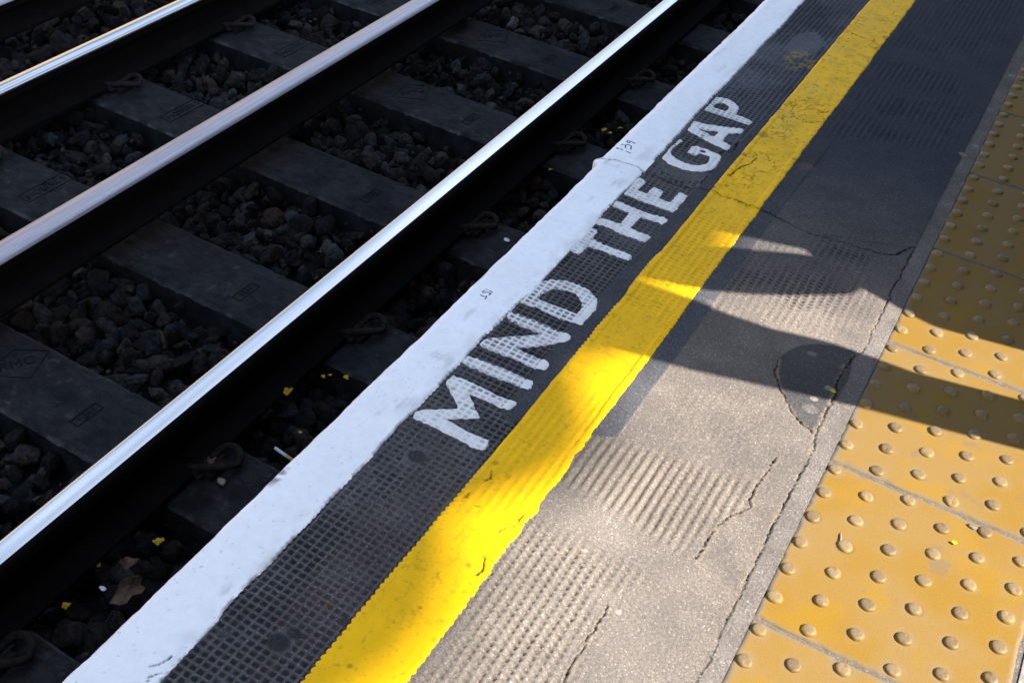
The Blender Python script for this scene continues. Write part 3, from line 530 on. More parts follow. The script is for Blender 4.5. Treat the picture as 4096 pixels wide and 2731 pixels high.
for n in range(-2, 6):
    top = .0125+n*.4075; x0, x1, y0, y1 = -.0185, .3645, top-.4035, top+.0010
    e = empty('tactile_tile', ((x0+x1)/2, (y0+y1)/2, 0), TL[n], 'paving tile', 'blistered tactile tiles along the platform')
    nx = ny = 110; tx = np.linspace(x0, x1, nx); ty = np.linspace(y0, y1, ny); X, Y = np.meshgrid(tx, ty)
    dom = []
    for i in range(6):
        for j in range(6): dom.append((i*s_, top-.0167-(j+(.5 if i % 2 else 0))*s_+ (0 if i % 2 == 0 else 0)))
    dd = np.min([np.hypot(X-a, Y-b) for a, b in dom], 0)
    de = np.minimum.reduce([X-x0, x1-X, Y-y0, y1-Y])
    jag = .007*(fbm(X, Y, 50, n+5, 4)-.5)
    Z = -.0040*(1-ss(0, .0055, de+jag))+.0004*(fbm(X, Y, 25, 2)-.5)
    c = np.zeros(X.shape+(3,)); c[:] = (.162, .093, .0165)
    buff = ss(.32, .60, fbm(X, Y, 8, n+4, 5))[..., None]*.7; c = c*(1-buff)+buff*np.array((.162, .104, .038))
    gr = ((1-ss(.0132, .0165+.004*fbm(X, Y, 60, 6), dd))*ss(.5, .7, fbm(X, Y, 18, n+3)))[..., None]*.6; c = c*(1-gr)+gr*np.array((.05, .036, .02))
    ring = ((1-ss(.0125, .021+.008*fbm(X, Y, 40, 3), dd))*ss(.3, .6, fbm(X, Y, 14, n+7)))[..., None]*.6; c = c*(1-ring)+ring*np.array((.16, .115, .063))
    yl = ss(.60, .75, fbm(X, Y, 11, n+8, 4))[..., None]*.5; c = c*(1-yl)+yl*np.array((.19, .106, .006))
    ed = (1-ss(.003, .014, de+jag*2))[..., None]*.55; c = c*(1-ed)+ed*np.array((.125, .107, .082))
    sm = ((1-ss(.002, .010+.014*fbm(X, Y, 28, 5, 5), X-x0))*ss(.35, .5, fbm(X, Y, 45, 8)))[..., None]*.9; c = c*(1-sm)+sm*np.array((.112, .100, .088))
    stn = ss(.74, .80, fbm(X, Y, 20, n+6, 4))[..., None]*.5; c = c*(1-stn)+stn*np.array((.105, .083, .06))
    mesh = np.stack([X-(x0+x1)/2, Y-(y0+y1)/2, Z], -1).reshape(-1, 3)
    # skirt
    F = gridfaces(nx, ny); cc = c.reshape(-1, 3); I = np.arange(nx*ny).reshape(ny, nx)
    loop = np.concatenate([I[0, :], I[1:, -1], I[-1, -2::-1], I[-2:0:-1, 0]]); low = mesh[loop].copy(); low[:, 2] = -.03
    k0 = len(mesh); mesh = np.vstack([mesh, low]); cc = np.vstack([cc, cc[loop]]); m_ = len(loop); a = np.arange(m_)
    F = np.vstack([F, np.stack([loop, k0+a, k0+(a+1) % m_, np.roll(loop, -1)], -1)])
    mesh_np('tile_body', mesh, F, M['tile'], e, col=cc, smooth=True)
    for a, b in dom:
        if b < y0+.012: continue
        o = bpy.data.objects.new('blister', random.choice(DMS)); link(o, e); o.location = (a-(x0+x1)/2, b-(y0+y1)/2, 0); o.rotation_euler = (0, 0, random.random()*6); k = random.uniform(.95, 1.05); o.scale = (k, k, random.uniform(.88, 1.08))

# ------------------------------------------------------------------ track
tag(MB().box(-60, -.72, -60, 80, -.80, -.745).build('ground', M['bed']), kind='structure')
tag(MB().box(9.01, 70, -60, 80, -.80, -.745).build('ground', M['bed']), kind='structure')
ZS = -.64
def sleeper_mesh(parent, seed):
    nx, ny = 320, 44; u = np.linspace(-1.25, 1.25, nx); v = np.linspace(-.121, .121, ny); X, Y = np.meshgrid(u, v)
    e = .006*(fbm(X, Y+seed, 20, 3, 5)-.5)
    de = np.minimum(.121-np.abs(Y), 1.25-np.abs(X)); Z = -.010*(1-ss(0, .010, de+.5*e))+.002*(fbm(X, Y+seed, 6, 2)-.5)
    Y2 = Y+e*np.sign(Y)*ss(.1, .121, np.abs(Y))
    wr = (1-ss(.002, .013, de))*ss(.40, .62, fbm(X, Y+seed, 22, 8, 5)); spt = ss(.70, .76, fbm(X, Y+seed, 55, 5, 3))
    cs = (1+1.6*wr+.9*spt*(fbm(X, Y+seed, 4, 9) > .5))[..., None]*np.array((1., 1., 1.)); oil = ss(.58, .72, fbm(X, Y+seed, 5, 7))[..., None]*.35; cs = cs*(1-oil)
    rs_ = ss(.5, .68, fbm(X*1.3, Y+seed, 6, 4))[..., None]*.25; cs = cs*(1-rs_)+cs*rs_*np.array((1.35, 1.0, .78)); cs = cs.reshape(-1, 3)
    V = np.stack([X, Y2, Z-.004*spt-.006*wr*ss(.6, .7, fbm(X, Y+seed, 40, 2))], -1).reshape(-1, 3); F = gridfaces(nx, ny); I = np.arange(nx*ny).reshape(ny, nx)
    loop = np.concatenate([I[0, :], I[1:, -1], I[-1, -2::-1], I[-2:0:-1, 0]]); m_ = len(loop); a = np.arange(m_); hi = V[loop].copy(); md = hi.copy(); md[:, 2] -= .03; md[:, 1] += .006*(fbm(md[:, 0], md[:, 1]+seed, 30, 2, 4)-.5); low = V[loop].copy(); low[:, 1] *= 1.02; low[:, 2] = -.16; k0 = len(V)
    V = np.vstack([V, hi, md, low]); q = lambda p: np.stack([p+a, p+m_+a, p+m_+(a+1) % m_, p+(a+1) % m_], -1); F = np.vstack([F, q(k0), q(k0+m_)])
    cs = np.vstack([cs, np.full((3*m_, 3), .75)]); return mesh_np('sleeper_body', V, F, M['sleeper'], parent, col=cs, smooth=True)
def text_mesh(body, size, name, mat, parent, loc, rz, depth=.002):
    cu = bpy.data.curves.new(name, 'FONT'); cu.body = body; cu.size = size; cu.extrude = depth; cu.align_x = 'CENTER'; cu.align_y = 'CENTER'
    t = bpy.data.objects.new(name, cu); COL.objects.link(t); dg = bpy.context.evaluated_depsgraph_get(); me = bpy.data.meshes.new_from_object(t.evaluated_get(dg)); bpy.data.objects.remove(t)
    me.materials.clear(); me.materials.append(mat); o = bpy.data.objects.new(name, me); link(o, parent); o.location = loc; o.rotation_euler = (0, 0, rz); return o
SY = [-.82, -.166, .457, 1.095, 1.739, 2.36, 2.99, 3.62]
SLAB = ['sooty concrete sleeper under the bottom left corner of the rails, nearest the camera', 'wide concrete sleeper with a diamond mark and stamped panel, second nearest', 'concrete sleeper level with the word MIND, third from the near end', 'concrete sleeper level with the word THE, fourth from the near end',
        'concrete sleeper level with the letter P of GAP, fifth from the near end', 'concrete sleeper sixth from the near end at the top of the picture', 'concrete sleeper seventh from the near end, farther along the track', 'farthest concrete sleeper of the track']
for i, y in enumerate(SY):
    e = empty('sleeper', (-2.18, y, ZS), SLAB[i], 'railway sleeper', 'concrete sleepers of the track', -.028)
    sleeper_mesh(e, i*3.1)
    rp = MB()
    # sunk stamped panels (frame ridge round a slightly darker field)
    for (cx, cy, L, W, txt, ts) in ((-.405, .03, .178, .048, 'HOBEEL 5', .036), (.45, -.012, .080, .026, '1234' if i != 1 else '1 241', .026)):
        f = MB(); t = .004
        z0, z1 = -.002, .0016
        f.box(cx-W/2-t, cx-W/2, cy-L/2-t, cy+L/2+t, z0, z1, .0008); f.box(cx+W/2, cx+W/2+t, cy-L/2-t, cy+L/2+t, z0, z1, .0008); f.box(cx-W/2, cx+W/2, cy-L/2-t, cy-L/2, z0, z1, .0008); f.box(cx-W/2, cx+W/2, cy+L/2, cy+L/2+t, z0, z1, .0008)
        pnl = f.build('stamped_panel', M['stamp'], e)
        text_mesh(txt, ts, 'stamped_lettering', M['stamp'], pnl, (cx, cy, .0), math.pi/2, .0014)
    f = MB(); pts = [(.19, .105), (.115, .055), (.13, -.06), (.235, .003), (.19, .105)]
    for a, b in zip(pts[:-1], pts[1:]): f.tube([(a[0], a[1], 0), (b[0], b[1], 0)], .0018, 6)
    if i in (1, 4, 5): d = f.build('diamond_mark', M['stamp'], e); text_mesh('RMC', .045, 'stamped_lettering', M['stamp'], d, (.165, .02, .0), math.radians(62), .0010)
    else: f.bm.free()

def rail_profile(cx, zt, hw, h, foot, crown=.006, tilt=0):
    """closed x,z outline, head crowned, clockwise from the head's left lower corner; returns outline and the indices of the running surface"""
    top = []
    n = 14; rc = .011
    for i in range(n+1):
        t = -1+2*i/n; top.append((cx+t*(hw-rc), zt-crown*t*t+tilt*t))
    zl = top[0][1]; zr = top[-1][1]
    L = [(cx-hw, zl-.034), (cx-hw, zl-rc), (cx-hw+.0035, zl-.0038)]; Rr = [(cx+hw-.0035, zr-.0038), (cx+hw, zr-rc), (cx+hw, zr-.034)]
    zb = zt-h
    right = [(cx+.010, zt-.050), (cx+.0085, zb+.045), (cx+.012, zb+.026), (cx+foot, zb+.011), (cx+foot, zb)]
    left = [(cx-foot, zb), (cx-foot, zb+.011), (cx-.012, zb+.026), (cx-.0085, zb+.045), (cx-.010, zt-.050)]
    return L+top+Rr+right+left, (3, 3+n)
def rail(name, label, cx, zt, hw, h, foot, runmat, band, crown=.006, tilt=0, group='running rails of the track'):
    e = empty(name, (cx, 0, zt-h), label, 'rail', group)
    pl, _ = rail_profile(0, h, hw, h, foot, crown, tilt)
    yss = list(np.arange(-6, 9.01, .25)); n = len(pl); V = []; F = []; mi = []
    for y in yss: V += [(p[0], y, p[1]) for p in pl]
    for k in range(len(yss)-1):
        for i in range(n):
            j = (i+1) % n; F.append((k*n+i, k*n+j, (k+1)*n+j, (k+1)*n+i)); mi.append(0)
    F = np.array(F)[:, ::-1]; mi = np.array(mi)
    mid = np.array([((pl[i][0]+pl[(i+1) % n][0])/2, (pl[i][1]+pl[(i+1) % n][1])/2) for i in range(n)])
    run = (mid[:, 1] > h-.0135) & (mid[:, 0] > band[0]) & (mid[:, 0] < band[1]); sel = np.tile(run, len(yss)-1)
    V = np.array(V)
    b = mesh_np('rail_body', V, F[~sel], M['rust'], e, smooth=True); b.data.set_sharp_from_angle(angle=math.radians(50))
    mesh_np('running_surface', V, F[sel], runmat, e, smooth=True)
    return e
rail('running_rail', 'bright polished running rail nearest the platform', -1.4295, -.47, .0355, .158, .07, M['polish'], (-.034, .020), .0016)
rail('running_rail', 'far running rail reflecting blue sky with a gold streak', -2.939, -.47, .0365, .158, .07, M['polish2'], (-.0362, .0362), .0034, .0002)
rail('conductor_rail', 'dull lilac grey centre conductor rail between the running rails', -2.186, -.43, .0395, .150, .062, M['third'], (-.0395, .0395), .003, 0, 'conductor rails of the track')
rail('conductor_rail', 'dark outer conductor rail in the top left corner', -3.309, -.385, .0385, .135, .048, M['third'], (-.038, .038), .003, 0, 'conductor rails of the track')
# insulators that carry the conductor rails
for i, (x, y, zt) in enumerate([(-2.186, y, -.583) for y in (SY[1], SY[5])]+[(-3.309, y, -.523) for y in (SY[2], SY[6])]):
    f = MB(); f.tube([(0, 0, ZS+.002-zt), (0, 0, ZS+.03-zt), (0, 0, ZS+.032-zt), (0, 0, -.012), (0, 0, 0)], [.055, .052, .042, .042, .05], 16)
    o = f.build('insulator', M['pad']); o.location = (x, y, zt); tag(o, 'dark insulator pot under the '+('centre' if x > -2.5 else 'outer')+' conductor rail', 'insulator', 'insulators under the conductor rails')

# rail clips
def make_clip(sx):
    pts = []
    for t in np.linspace(0, 1, 30):   # e-shaped spring bar
        if t < .3: q = t/.3; p = (.012+.0*q, -.048+.085*q, .020)
        elif t < .62:
            a = (t-.3)/.32*math.pi; p = (.012+.032*(1-math.cos(a)), .037+.030*math.sin(a), .020+.016*math.sin(a))
        else:
            q = (t-.62)/.38; p = (.076-.088*q*q, .037-.080*q, .020+.010*math.sin(q*math.pi)+.006*q)
        pts.append((p[0]*sx, p[1], p[2]))
    return MB().tube(pts, .0095, 10).build('clip_bar', M['clip'], None, True)
def clip_thing(x, y, sx, lab, src=None):
    e = empty('rail_clip', (x, y, ZS), lab, 'rail clip', 'spring clips holding the rails')
    if src is None: bar = make_clip(sx); bar.parent = e; h = MB().box(min(0, .05*sx), max(0, .05*sx), -.03, .035, -.004, .018, .004).build('clip_shoulder', M['clip'], e); i = MB().box(min(-.012*sx, .03*sx), max(-.012*sx, .03*sx), -.05, .05, .012, .019, .002).build('nylon_insulator', M['pad'], e)
    else:
        for ch in src.children: c = ch.copy(); COL.objects.link(c); c.parent = e
    return e
CR = ['spring clip beside the bright rail on the sleeper nearest the camera', 'spring clip with a rusty flake beside the bright rail, second nearest', 'spring clip beside the bright rail level with MIND', 'spring clip beside the bright rail level with THE', 'spring clip beside the bright rail level with GAP', 'spring clip beside the bright rail near the top of the picture']
CL = ['', 'spring clip of the far rail cut by the left edge of the photo', 'spring clip of the far rail, middle one of three', 'spring clip of the far rail near the top edge', '', '']
src = None
for i, y in enumerate(SY[:6]):
    src0 = clip_thing(-1.372, y-.028*.8+.02, 1, CR[i], src); src = src or src0
for i, y in ((2, SY[2]), (3, SY[3]), (4, SY[4])): clip_thing(-2.880, y+.028*.7+.0, 1, CL[i-1], src)

# ballast
def rock_base(sub):
    bm = bmesh.new(); bmesh.ops.create_icosphere(bm, subdivisions=sub, radius=1); v = np.array([p.co[:] for p in bm.verts]); f = np.array([[q.index for q in p.verts] for p in bm.faces]); bm.free(); return v, f
def rock_variants(sub, n):
    v, f = rock_base(sub); out = []
    for i in range(n):
        r = np.random.RandomState(500+i); N = r.randn(9, 3); N /= np.linalg.norm(N, axis=1)[:, None]; D = r.uniform(.50, 1.0, 9)
        dt = v@N.T; rad = np.min(np.where(dt > .08, D/np.maximum(dt, .08), 9), 1); rad = np.minimum(rad, 1.32)
        p = v*rad[:, None]*(1+.035*r.randn(len(v)))[:, None]*np.array((1.0, r.uniform(.7, 1.), r.uniform(.55, .85))); out.append(p)
    return out, f
VA2, FA2 = rock_variants(3, 14); VA1, FA1 = rock_variants(2, 14)
def rot(r):
    q = r.randn(4); q /= np.linalg.norm(q); w, x, y, z = q
    return np.array([[1-2*(y*y+z*z), 2*(x*y-z*w), 2*(x*z+y*w)], [2*(x*y+z*w), 1-2*(x*x+z*z), 2*(y*z-x*w)], [2*(x*z-y*w), 2*(y*z+x*w), 1-2*(x*x+y*y)]])
r = np.random.RandomState(11); Vs = []; Fs = []; Cs = []; k0 = 0
def ballast_z(x, y): return -.702+.085*max(0., min(1., (-3.0-x)/.12))+.018*(float(vn(np.array(x), np.array(y), 2.5, 2))-.5)-.02*max(0, min(1, (x+1.35)/.4))
for layer, (st, zo) in enumerate(((.052, -.026), (.056, .0))):
    for y in np.arange(-1.15, 4.2, st):
        for x in np.arange(-4.3, -.80, st):
            # what the pit shows from here and from a step or two aside
            if y < -.95+.0*x and x < -1.0 and y < -1.1-.6*(x+1.0): continue
            if y > 2.6 and (x+3.4)*.9+ (3.9-y) < -1.4: continue
            xx = x+r.uniform(-.4, .4)*st; yy_ = y+r.uniform(-.4, .4)*st
            on = any(abs(yy_-(s+.028*(-xx-2.18))) < .128 for s in SY) and -3.06 < xx < -.93
            if on: continue
            sz = r.choice([.017, .024, .030, .037], p=[.22, .35, .30, .13])*r.uniform(.85, 1.15)
            if layer and r.rand() < .12: continue
            near = (y < .7 and x > -2.6)
            i = r.randint(14); v0 = (VA2 if near else VA1)[i]; f0 = FA2 if near else FA1
            z = ballast_z(xx, yy_)+zo+r.uniform(-.022, .012)
            v = (v0*sz*1.12)@rot(r).T+np.array((xx, yy_, z)); Vs.append(v); Fs.append(f0+k0); k0 += len(v)
            b = r.choice([.45, .7, 1., 1.5], p=[.3, .3, .25, .15])*r.uniform(.8, 1.2)*.0215; tint = r.rand(); c = np.array((1., .95, .92)) if tint < .45 else (np.array((1.05, .88, .80)) if tint < .65 else np.array((.85, .95, 1.08)))
            if r.rand() < .008: b = .10; c = np.array((.92, .97, 1.05))
            if r.rand() < .02: b *= 1.5; c = np.array((1.2, .8, .62))
            Cs.append(np.tile(c*b, (len(v), 1)))
VS_, FS_ = rock_variants(1, 8)
for k in range(3800):
    xx, yy_ = r.uniform(-4., -.82), r.uniform(-1.1, 3.2)
    if any(abs(yy_-(s+.028*(-xx-2.18))) < .122 for s in SY) and -3.06 < xx < -.93: continue
    v = (VS_[r.randint(8)]*r.uniform(.004, .012))@rot(r).T+np.array((xx, yy_, ballast_z(xx, yy_)+r.uniform(.004, .022))); Vs.append(v); Fs.append(FS_+k0); k0 += len(v)
    Cs.append(np.tile(np.array((1.05, .95, .85))*r.choice([.012, .02, .035], p=[.6, .3, .1]), (len(v), 1)))
V = np.vstack(Vs); tag(mesh_np('ballast', V, np.vstack(Fs), M['ballast'], col=np.vstack(Cs), smooth=False), kind='stuff')
# far ballast shoulder as low ground beyond what is modelled stone by stone
# ------------------------------------------------------------------ litter
def leaf(name, loc, size, mat, label, group, seed, cat='leaf', curl=.25):
    r = np.random.RandomState(seed); n = 16; ang = np.linspace(0, 2*math.pi, n, endpoint=False)
    rad = size*(.55+.35*np.abs(np.cos(ang*2.5+r.rand()))+.22*r.rand(n)); el = r.uniform(.5, .8)
    V = [(0, 0, 0)]
    for k in (.5, 1.): V += [(k*q*math.cos(a), k*q*math.sin(a)*el, curl*(k*k)*q*(.4+.8*math.cos(a*2+seed))) for a, q in zip(ang, rad)]
    bm = bmesh.new(); vs = [bm.verts.new(v) for v in V]
    for i in range(n):
        j = (i+1) % n; bm.faces.new((vs[0], vs[1+i], vs[1+j])); bm.faces.new((vs[1+i], vs[1+n+i], vs[1+n+j], vs[1+j]))
    me = bpy.data.meshes.new(name); bm.to_mesh(me); bm.free(); me.materials.append(mat)
    o = link(bpy.data.objects.new(name, me)); o.location = loc; o.rotation_euler = (r.uniform(-.4, .4), r.uniform(-.3, .5), r.uniform(0, 6.3))
    s = o.modifiers.new('t', 'SOLIDIFY'); s.thickness = .0008
    return tag(o, label, cat, group)
G1 = 'yellow leaf scraps on the ballast'
def up(p, dz=.02): return (p[0], p[1], p[2]+dz)
leaf('fallen_leaf', up(LITTER['big_leaf'][0]), .019, M['leaf'], 'largest yellow leaf scrap lying on dark ballast below the letter M', G1, 3)
labs = ['yellow leaf scrap on ballast just up the track from the largest one', 'thin yellow leaf scrap left of the pair near the sleeper', 'yellow curled leaf on the sleeper beside the round pebble', 'tiny yellow leaf scrap on ballast below the letter N', 'small yellow scrap near the bottom, above the brown leaf', 'yellow leaf beside the bottom left sleeper', 'yellow leaf scrap right of the crumpled brown leaf', 'yellow leaf fleck on ballast beside the letter T', 'yellow fleck beside the clip level with THE', 'olive leaf scrap beside the second nearest clip']
for i, p in enumerate(LITTER['leaf']): leaf('fallen_leaf', up(p, .012), (.011, .008, .012, .008, .008, .014, .014, .009, .009, .012)[i], M['leaf'], labs[i], G1, 20+i)
labs2 = ['left one of the three yellow leaf scraps near number 139', 'right one of the three yellow leaf scraps near number 139', 'lowest of the three yellow leaf scraps near number 139', 'yellow fleck below the largest leaf scrap', 'yellow fleck left of the largest leaf scrap', 'yellow fleck on ballast beside the letter I']
for i, p in enumerate(LITTER['leaf2']): leaf('fallen_leaf', up(p, .012), (.013, .011, .009, .006, .006, .006)[i], M['leaf'], labs2[i], G1, 40+i)
leaf('dead_leaf', up(LITTER['brown'][0], .03), .045, M['brown'], 'large crumpled brown dead leaf on the ballast near the bottom', None, 61, curl=.5)
leaf('dead_leaf', up(LITTER['brown'][1], .04), .022, M['brown'], 'small curled brown leaf lying over the large crumpled one', None, 64, curl=.6)
leaf('dead_leaf', (-1.352, -.16, -.612), .018, M['brown'], 'small rust brown leaf caught in the second nearest rail clip', None, 66)
c = MB().tube([(-.03, 0, 0), (.012, 0, 0)], .004, 12).build('paper_tube', M['paper'], None, True)
e = empty('cigarette_end', up(LITTER['cig'][0], .012), 'white cigarette end on the sleeper edge beside the platform', 'cigarette end', None, -.15); c.parent = e
MB().tube([(.0122, 0, 0), (.034, 0, 0)], .0041, 12).build('filter', M['filt'], e, True)
def stone_thing(name, loc, r_, mat, label, cat, seed, flat=.6, group=None):
    v = VA1[seed % 14]*r_*np.array((1, .85, flat)); o = mesh_np(name, v, FA1, mat, smooth=True); o.location = loc; return tag(o, label, cat, group)
stone_thing('pebble', up(LITTER['pebble'][0], .004), .013, M['pebble'], 'round tan pebble lying on the dark sleeper near the platform', 'pebble', 3)
stone_thing('paper_scrap', up(LITTER['crumb'][0], .03), .008, M['paper'], 'tiny white paper scrap on the ballast near the bottom left', 'litter', 5, .3)
stone_thing('paper_scrap', up(LITTER['crumb'][1], .004), .014, M['paper'], 'white smear of paper on the sleeper beside the word THE', 'litter', 7, .2)
stone_thing('paper_scrap', up(LITTER['crumb'][2], .004), .007, M['paper'], 'small white paper scrap just up the sleeper from the smear', 'litter', 8, .3)
# bits on the tiles and asphalt
stone_thing('yellow_chip', (.2245, -.0605, .004), .0058, m_plain('fluorescent_chip', (.75, .72, .0), .5), 'bright yellow plastic chip beside a blister on the sunlit tile', 'litter', 2, .4)
stone_thing('grey_chip', (.2455, -.004, .0012), .009, M['flag'], 'flat grey chip on the sunlit tactile tile', 'litter', 4, .18)
stone_thing('yellow_chip', (-.0655, .2015, .003), .006, M['leaf'], 'yellow leaf crumb in the broken mortar beside the round patch', 'litter', 9, .4)
tw = MB().tube([(.052, -.147, .0014), (.0555, -.158, .0022), (.0575, -.168, .0022), (.0572, -.178, .0016)], [.001, .0017, .0017, .0008], 6).build('twig', M['pebble'], None, True); tag(tw, 'short curved dry twig on the sunlit tactile tile', 'twig')
tw = MB().tube([(-1.075, .47, -.672), (-1.03, .452, -.655), (-.985, .438, -.638)], [.002, .003, .0025], 6).build('dry_stem', M['pebble'], None, True); tag(tw, 'thin grey dry stem leaning against the sleeper edge beside the white line', 'twig')

# ------------------------------------------------------------------ what is placed out of view to cast shade and reflections
EL, AZ = math.radians(40), math.radians(9.6)
S = Vector((math.cos(EL)*math.cos(AZ), math.cos(EL)*math.sin(AZ), math.sin(EL)))
e = empty('station_canopy', (1.4, 0, 0), 'unseen grey platform canopy on iron columns with a scalloped valance, raised to soften its shadow', 'canopy')
def ch(o): o.parent = e; o.matrix_parent_inverse = Matrix.Translation(-Vector(e.location)); return o
ch(MB().prism([(-.30, 2.32), (10.0, 9.22), (10.0, 9.34), (-.30, 2.44)], 'y', -8, 11).build('roof', M['roof']))  # roof carried up high so its edge throws a wide penumbra
vb = MB(); y = -8.
CX, CZ = 10.085, 8.95
while y < 11:
    wv = random.uniform(.25, .6); dp = random.uniform(.075, .10)
    poly = [(y+.002, 9.33), (y+.002, CZ+.045)]+[(y+.002+(wv-.004)*t, CZ+.045-dp*math.sin(math.pi*t)) for t in np.linspace(0, 1, 9)[1:-1]]+[(y+wv-.002, CZ+.045), (y+wv-.002, 9.33)]
    vb.prism(poly, 'x', CX-.012, CX+.012); y += wv
ch(vb.build('valance', M['timber']))
for yc in (-4.2, 6.5):
    ch(MB().tube([(1.2, yc, 0), (1.2, yc, .3), (1.2, yc, .32), (1.2, yc, 3.12)], [.14, .14, .09, .075], 16).build('column', M['iron'], None, True))
    ch(MB().prism([(-.25, 2.18), (9.9, 8.98), (9.9, 9.12), (-.25, 2.32)], 'y', yc-.05, yc+.05).build('beam', M['iron'])); ch(MB().tube([(9.4, yc, 0), (9.4, yc, 8.6)], [.11, .08], 16).build('column', M['iron'], None, True))
e = empty('shade_building', (1.9, 1.12, 0), 'unseen red brick building with sash windows, added to shade the far platform', 'building')  # added out of view so its shadow covers the far platform
def ch(o): o.parent = e; o.matrix_parent_inverse = Matrix.Translation(-Vector(e.location)); return o
b = MB(); b.box(1.9, 2.25, 1.10, 9, 0, 3.15); b.box(1.9, 4.4, 8.8, 9.1, 0, 3.15); ch(b.build('wall', M['brick']))
for yw_ in (2.2, 4.0, 5.8):
    f = ch(MB().box(1.86, 1.898, yw_, yw_+1.0, .95, 2.3, .01).build('window_frame', M['timber'])); MB().box(1.850, 1.858, yw_+.07, yw_+.93, 1.02, 2.23).build('pane', M['glass'], f)
e = empty('trackside_wall', (-9.2, 0, -.75), 'unseen sunlit buff brick wall across the tracks, set there for the gold rail reflection', 'wall')
MB().box(-.2, .2, -20, 30, 0, 3.5).build('brickwork', M['buff'], e); MB().box(-.28, .28, -20, 30, 3.502, 3.66, .02).build('coping', M['stone'], e)  # unseen; height and buff tone set for the gold streak in the far rail

def skinned(name, nodes, edges, mat, parent, sub=1):
    me = bpy.data.meshes.new(name); me.from_pydata([n[0] for n in nodes], edges, []); o = link(bpy.data.objects.new(name, me), parent); me.materials.append(mat)
    o.modifiers.new('skin', 'SKIN'); sv = me.skin_vertices[0].data
    for i, n in enumerate(nodes): rr = n[1]; sv[i].radius = rr if isinstance(rr, tuple) else (rr, rr)
    sv[0].use_root = True
    m = o.modifiers.new('sub', 'SUBSURF'); m.levels = sub; m.render_levels = sub; o.modifiers['skin'].use_smooth_shade = True
    return o
def loft(name, rings, mat, parent, n=28):
    """rings: (z, across0, across1, depth centre, half depth): the outline of a garment, swept as rounded sections"""
    zz = [r[0] for r in rings]; zs = np.linspace(zz[0], zz[-1], max(12, int((zz[-1]-zz[0])/.02)))
    q = [np.interp(zs, zz, [r[k] for r in rings]) for k in range(1, 5)]
    th = np.linspace(0, 2*math.pi, n, endpoint=False); V = []
    for k, z in enumerate(zs):
        a0, a1, dc, hd = (q[m][k] for m in range(4)); fold = 1+.03*np.sin(5*th+z*7)*(z < 1.0)
        V += [(dc+hd*math.cos(t)*f, (a0+a1)/2+(a1-a0)/2*math.sin(t), z) for t, f in zip(th, fold)]
    F = []
    for k in range(len(zs)-1):
        for i in range(n): F.append((k*n+i, k*n+(i+1) % n, (k+1)*n+(i+1) % n, (k+1)*n+i))
    return mesh_np(name, V, F, mat, parent, smooth=True)
def figure(loc, label, t0, coat, mat, legs, legt, arms, facing):
    """t0: middle of the head across; facing: direction of the toes along x (0) or y (1)"""
    e = empty('person', loc, label, 'person')
    loft('coat', coat, mat, e)
    for a in arms: skinned('sleeve', a[:-1], [(i, i+1) for i in range(len(a)-2)], mat, e)
    for t, d in legt: loft('trouser_leg', [(.05, t-.045, t+.045, d, .05), (.5, t-.055, t+.055, d, .06), (.9, t-.07, t+.07, d, .08)], legs, e)
    for t, d in legt:
        p = [(0, -.05), (0, .05), (0, .16)]; p = [(d, t+q[1], .045-.01*i) if facing else (d-q[1], t, .045-.01*i) for i, q in enumerate(p)]
        skinned('shoe', [(p[0], .042), (p[1], .042), (p[2], .03)], [(0, 1), (1, 2)], M['shoe'], e)
    fx, fy = (0, 1) if facing else (-1, 0); H = lambda f, z, s=0: (fx*f+fy*s, t0+fy*f+fx*s, z)
    skinned('head', [(H(0, 1.44), .062), (H(.01, 1.54), .054), (H(.02, 1.62), (.066, .078)), (H(.015, 1.70), (.074, .09)), (H(.105, 1.63), .014), (H(.085, 1.575), .018), (H(.02, 1.64, .078), .014), (H(.02, 1.64, -.078), .014)], [(0, 1), (1, 2), (2, 3), (2, 4), (2, 5), (2, 6), (2, 7)], M['skin'], e, 2)
    skinned('hair', [(H(-.045, 1.60), (.066, .06)), (H(-.025, 1.74), (.080, .082)), (H(.035, 1.775), (.068, .05))], [(0, 1), (1, 2)], M['hair'], e, 2)
    for a in arms:
        h = a[-1]
        if h is None: continue
        d = Vector(h); f = Vector((fx, fy, 0)); ns = [(tuple(d), .026), (tuple(d+Vector((0, 0, -.05))), (.036, .018))]; Eg = [(0, 1)]
        for k in range(4): ns += [(tuple(d+f*(-.027+.018*k)+Vector((0, 0, -.10))), .0088), (tuple(d+f*(-.022+.018*k)+Vector((0, 0, -.138-.009*(k in (1, 2))))), .0074)]; Eg += [(1, 2+2*k), (2+2*k, 3+2*k)]
        ns += [(tuple(d+f*.042+Vector((0, 0, -.065))), .0095)]; Eg.append((0, len(ns)-1)); skinned('hand', ns, Eg, M['skin'], e)
    return e
figure((.95, 0, 0), 'slim person in a long dark coat standing side on beside the tactile tiles', .43,
       [(.44, .374, .506, 0, .17), (.56, .369, .505, 0, .17), (.72, .361, .500, 0, .17), (.87, .354, .524, 0, .17), (.965, .343, .516, 0, .17), (1.08, .329, .530, 0, .18), (1.16, .318, .547, 0, .19), (1.30, .315, .555, 0, .20), (1.40, .33, .545, 0, .19), (1.46, .37, .49, 0, .10), (1.50, .39, .47, 0, .05)],
       M['cloth'], M['denim'], [(.425, -.085), (.45, .085)], [[((0, .43, 1.40), .06), ((-.18, .42, 1.38), .055), ((-.21, .405, 1.12), .045), ((-.21, .42, .90), .036), (-.21, .425, .86)], [((0, .43, 1.40), .06), ((.18, .42, 1.38), .055), ((.21, .425, 1.12), .045), ((.21, .44, .90), .036), (.21, .445, .86)]], 1)
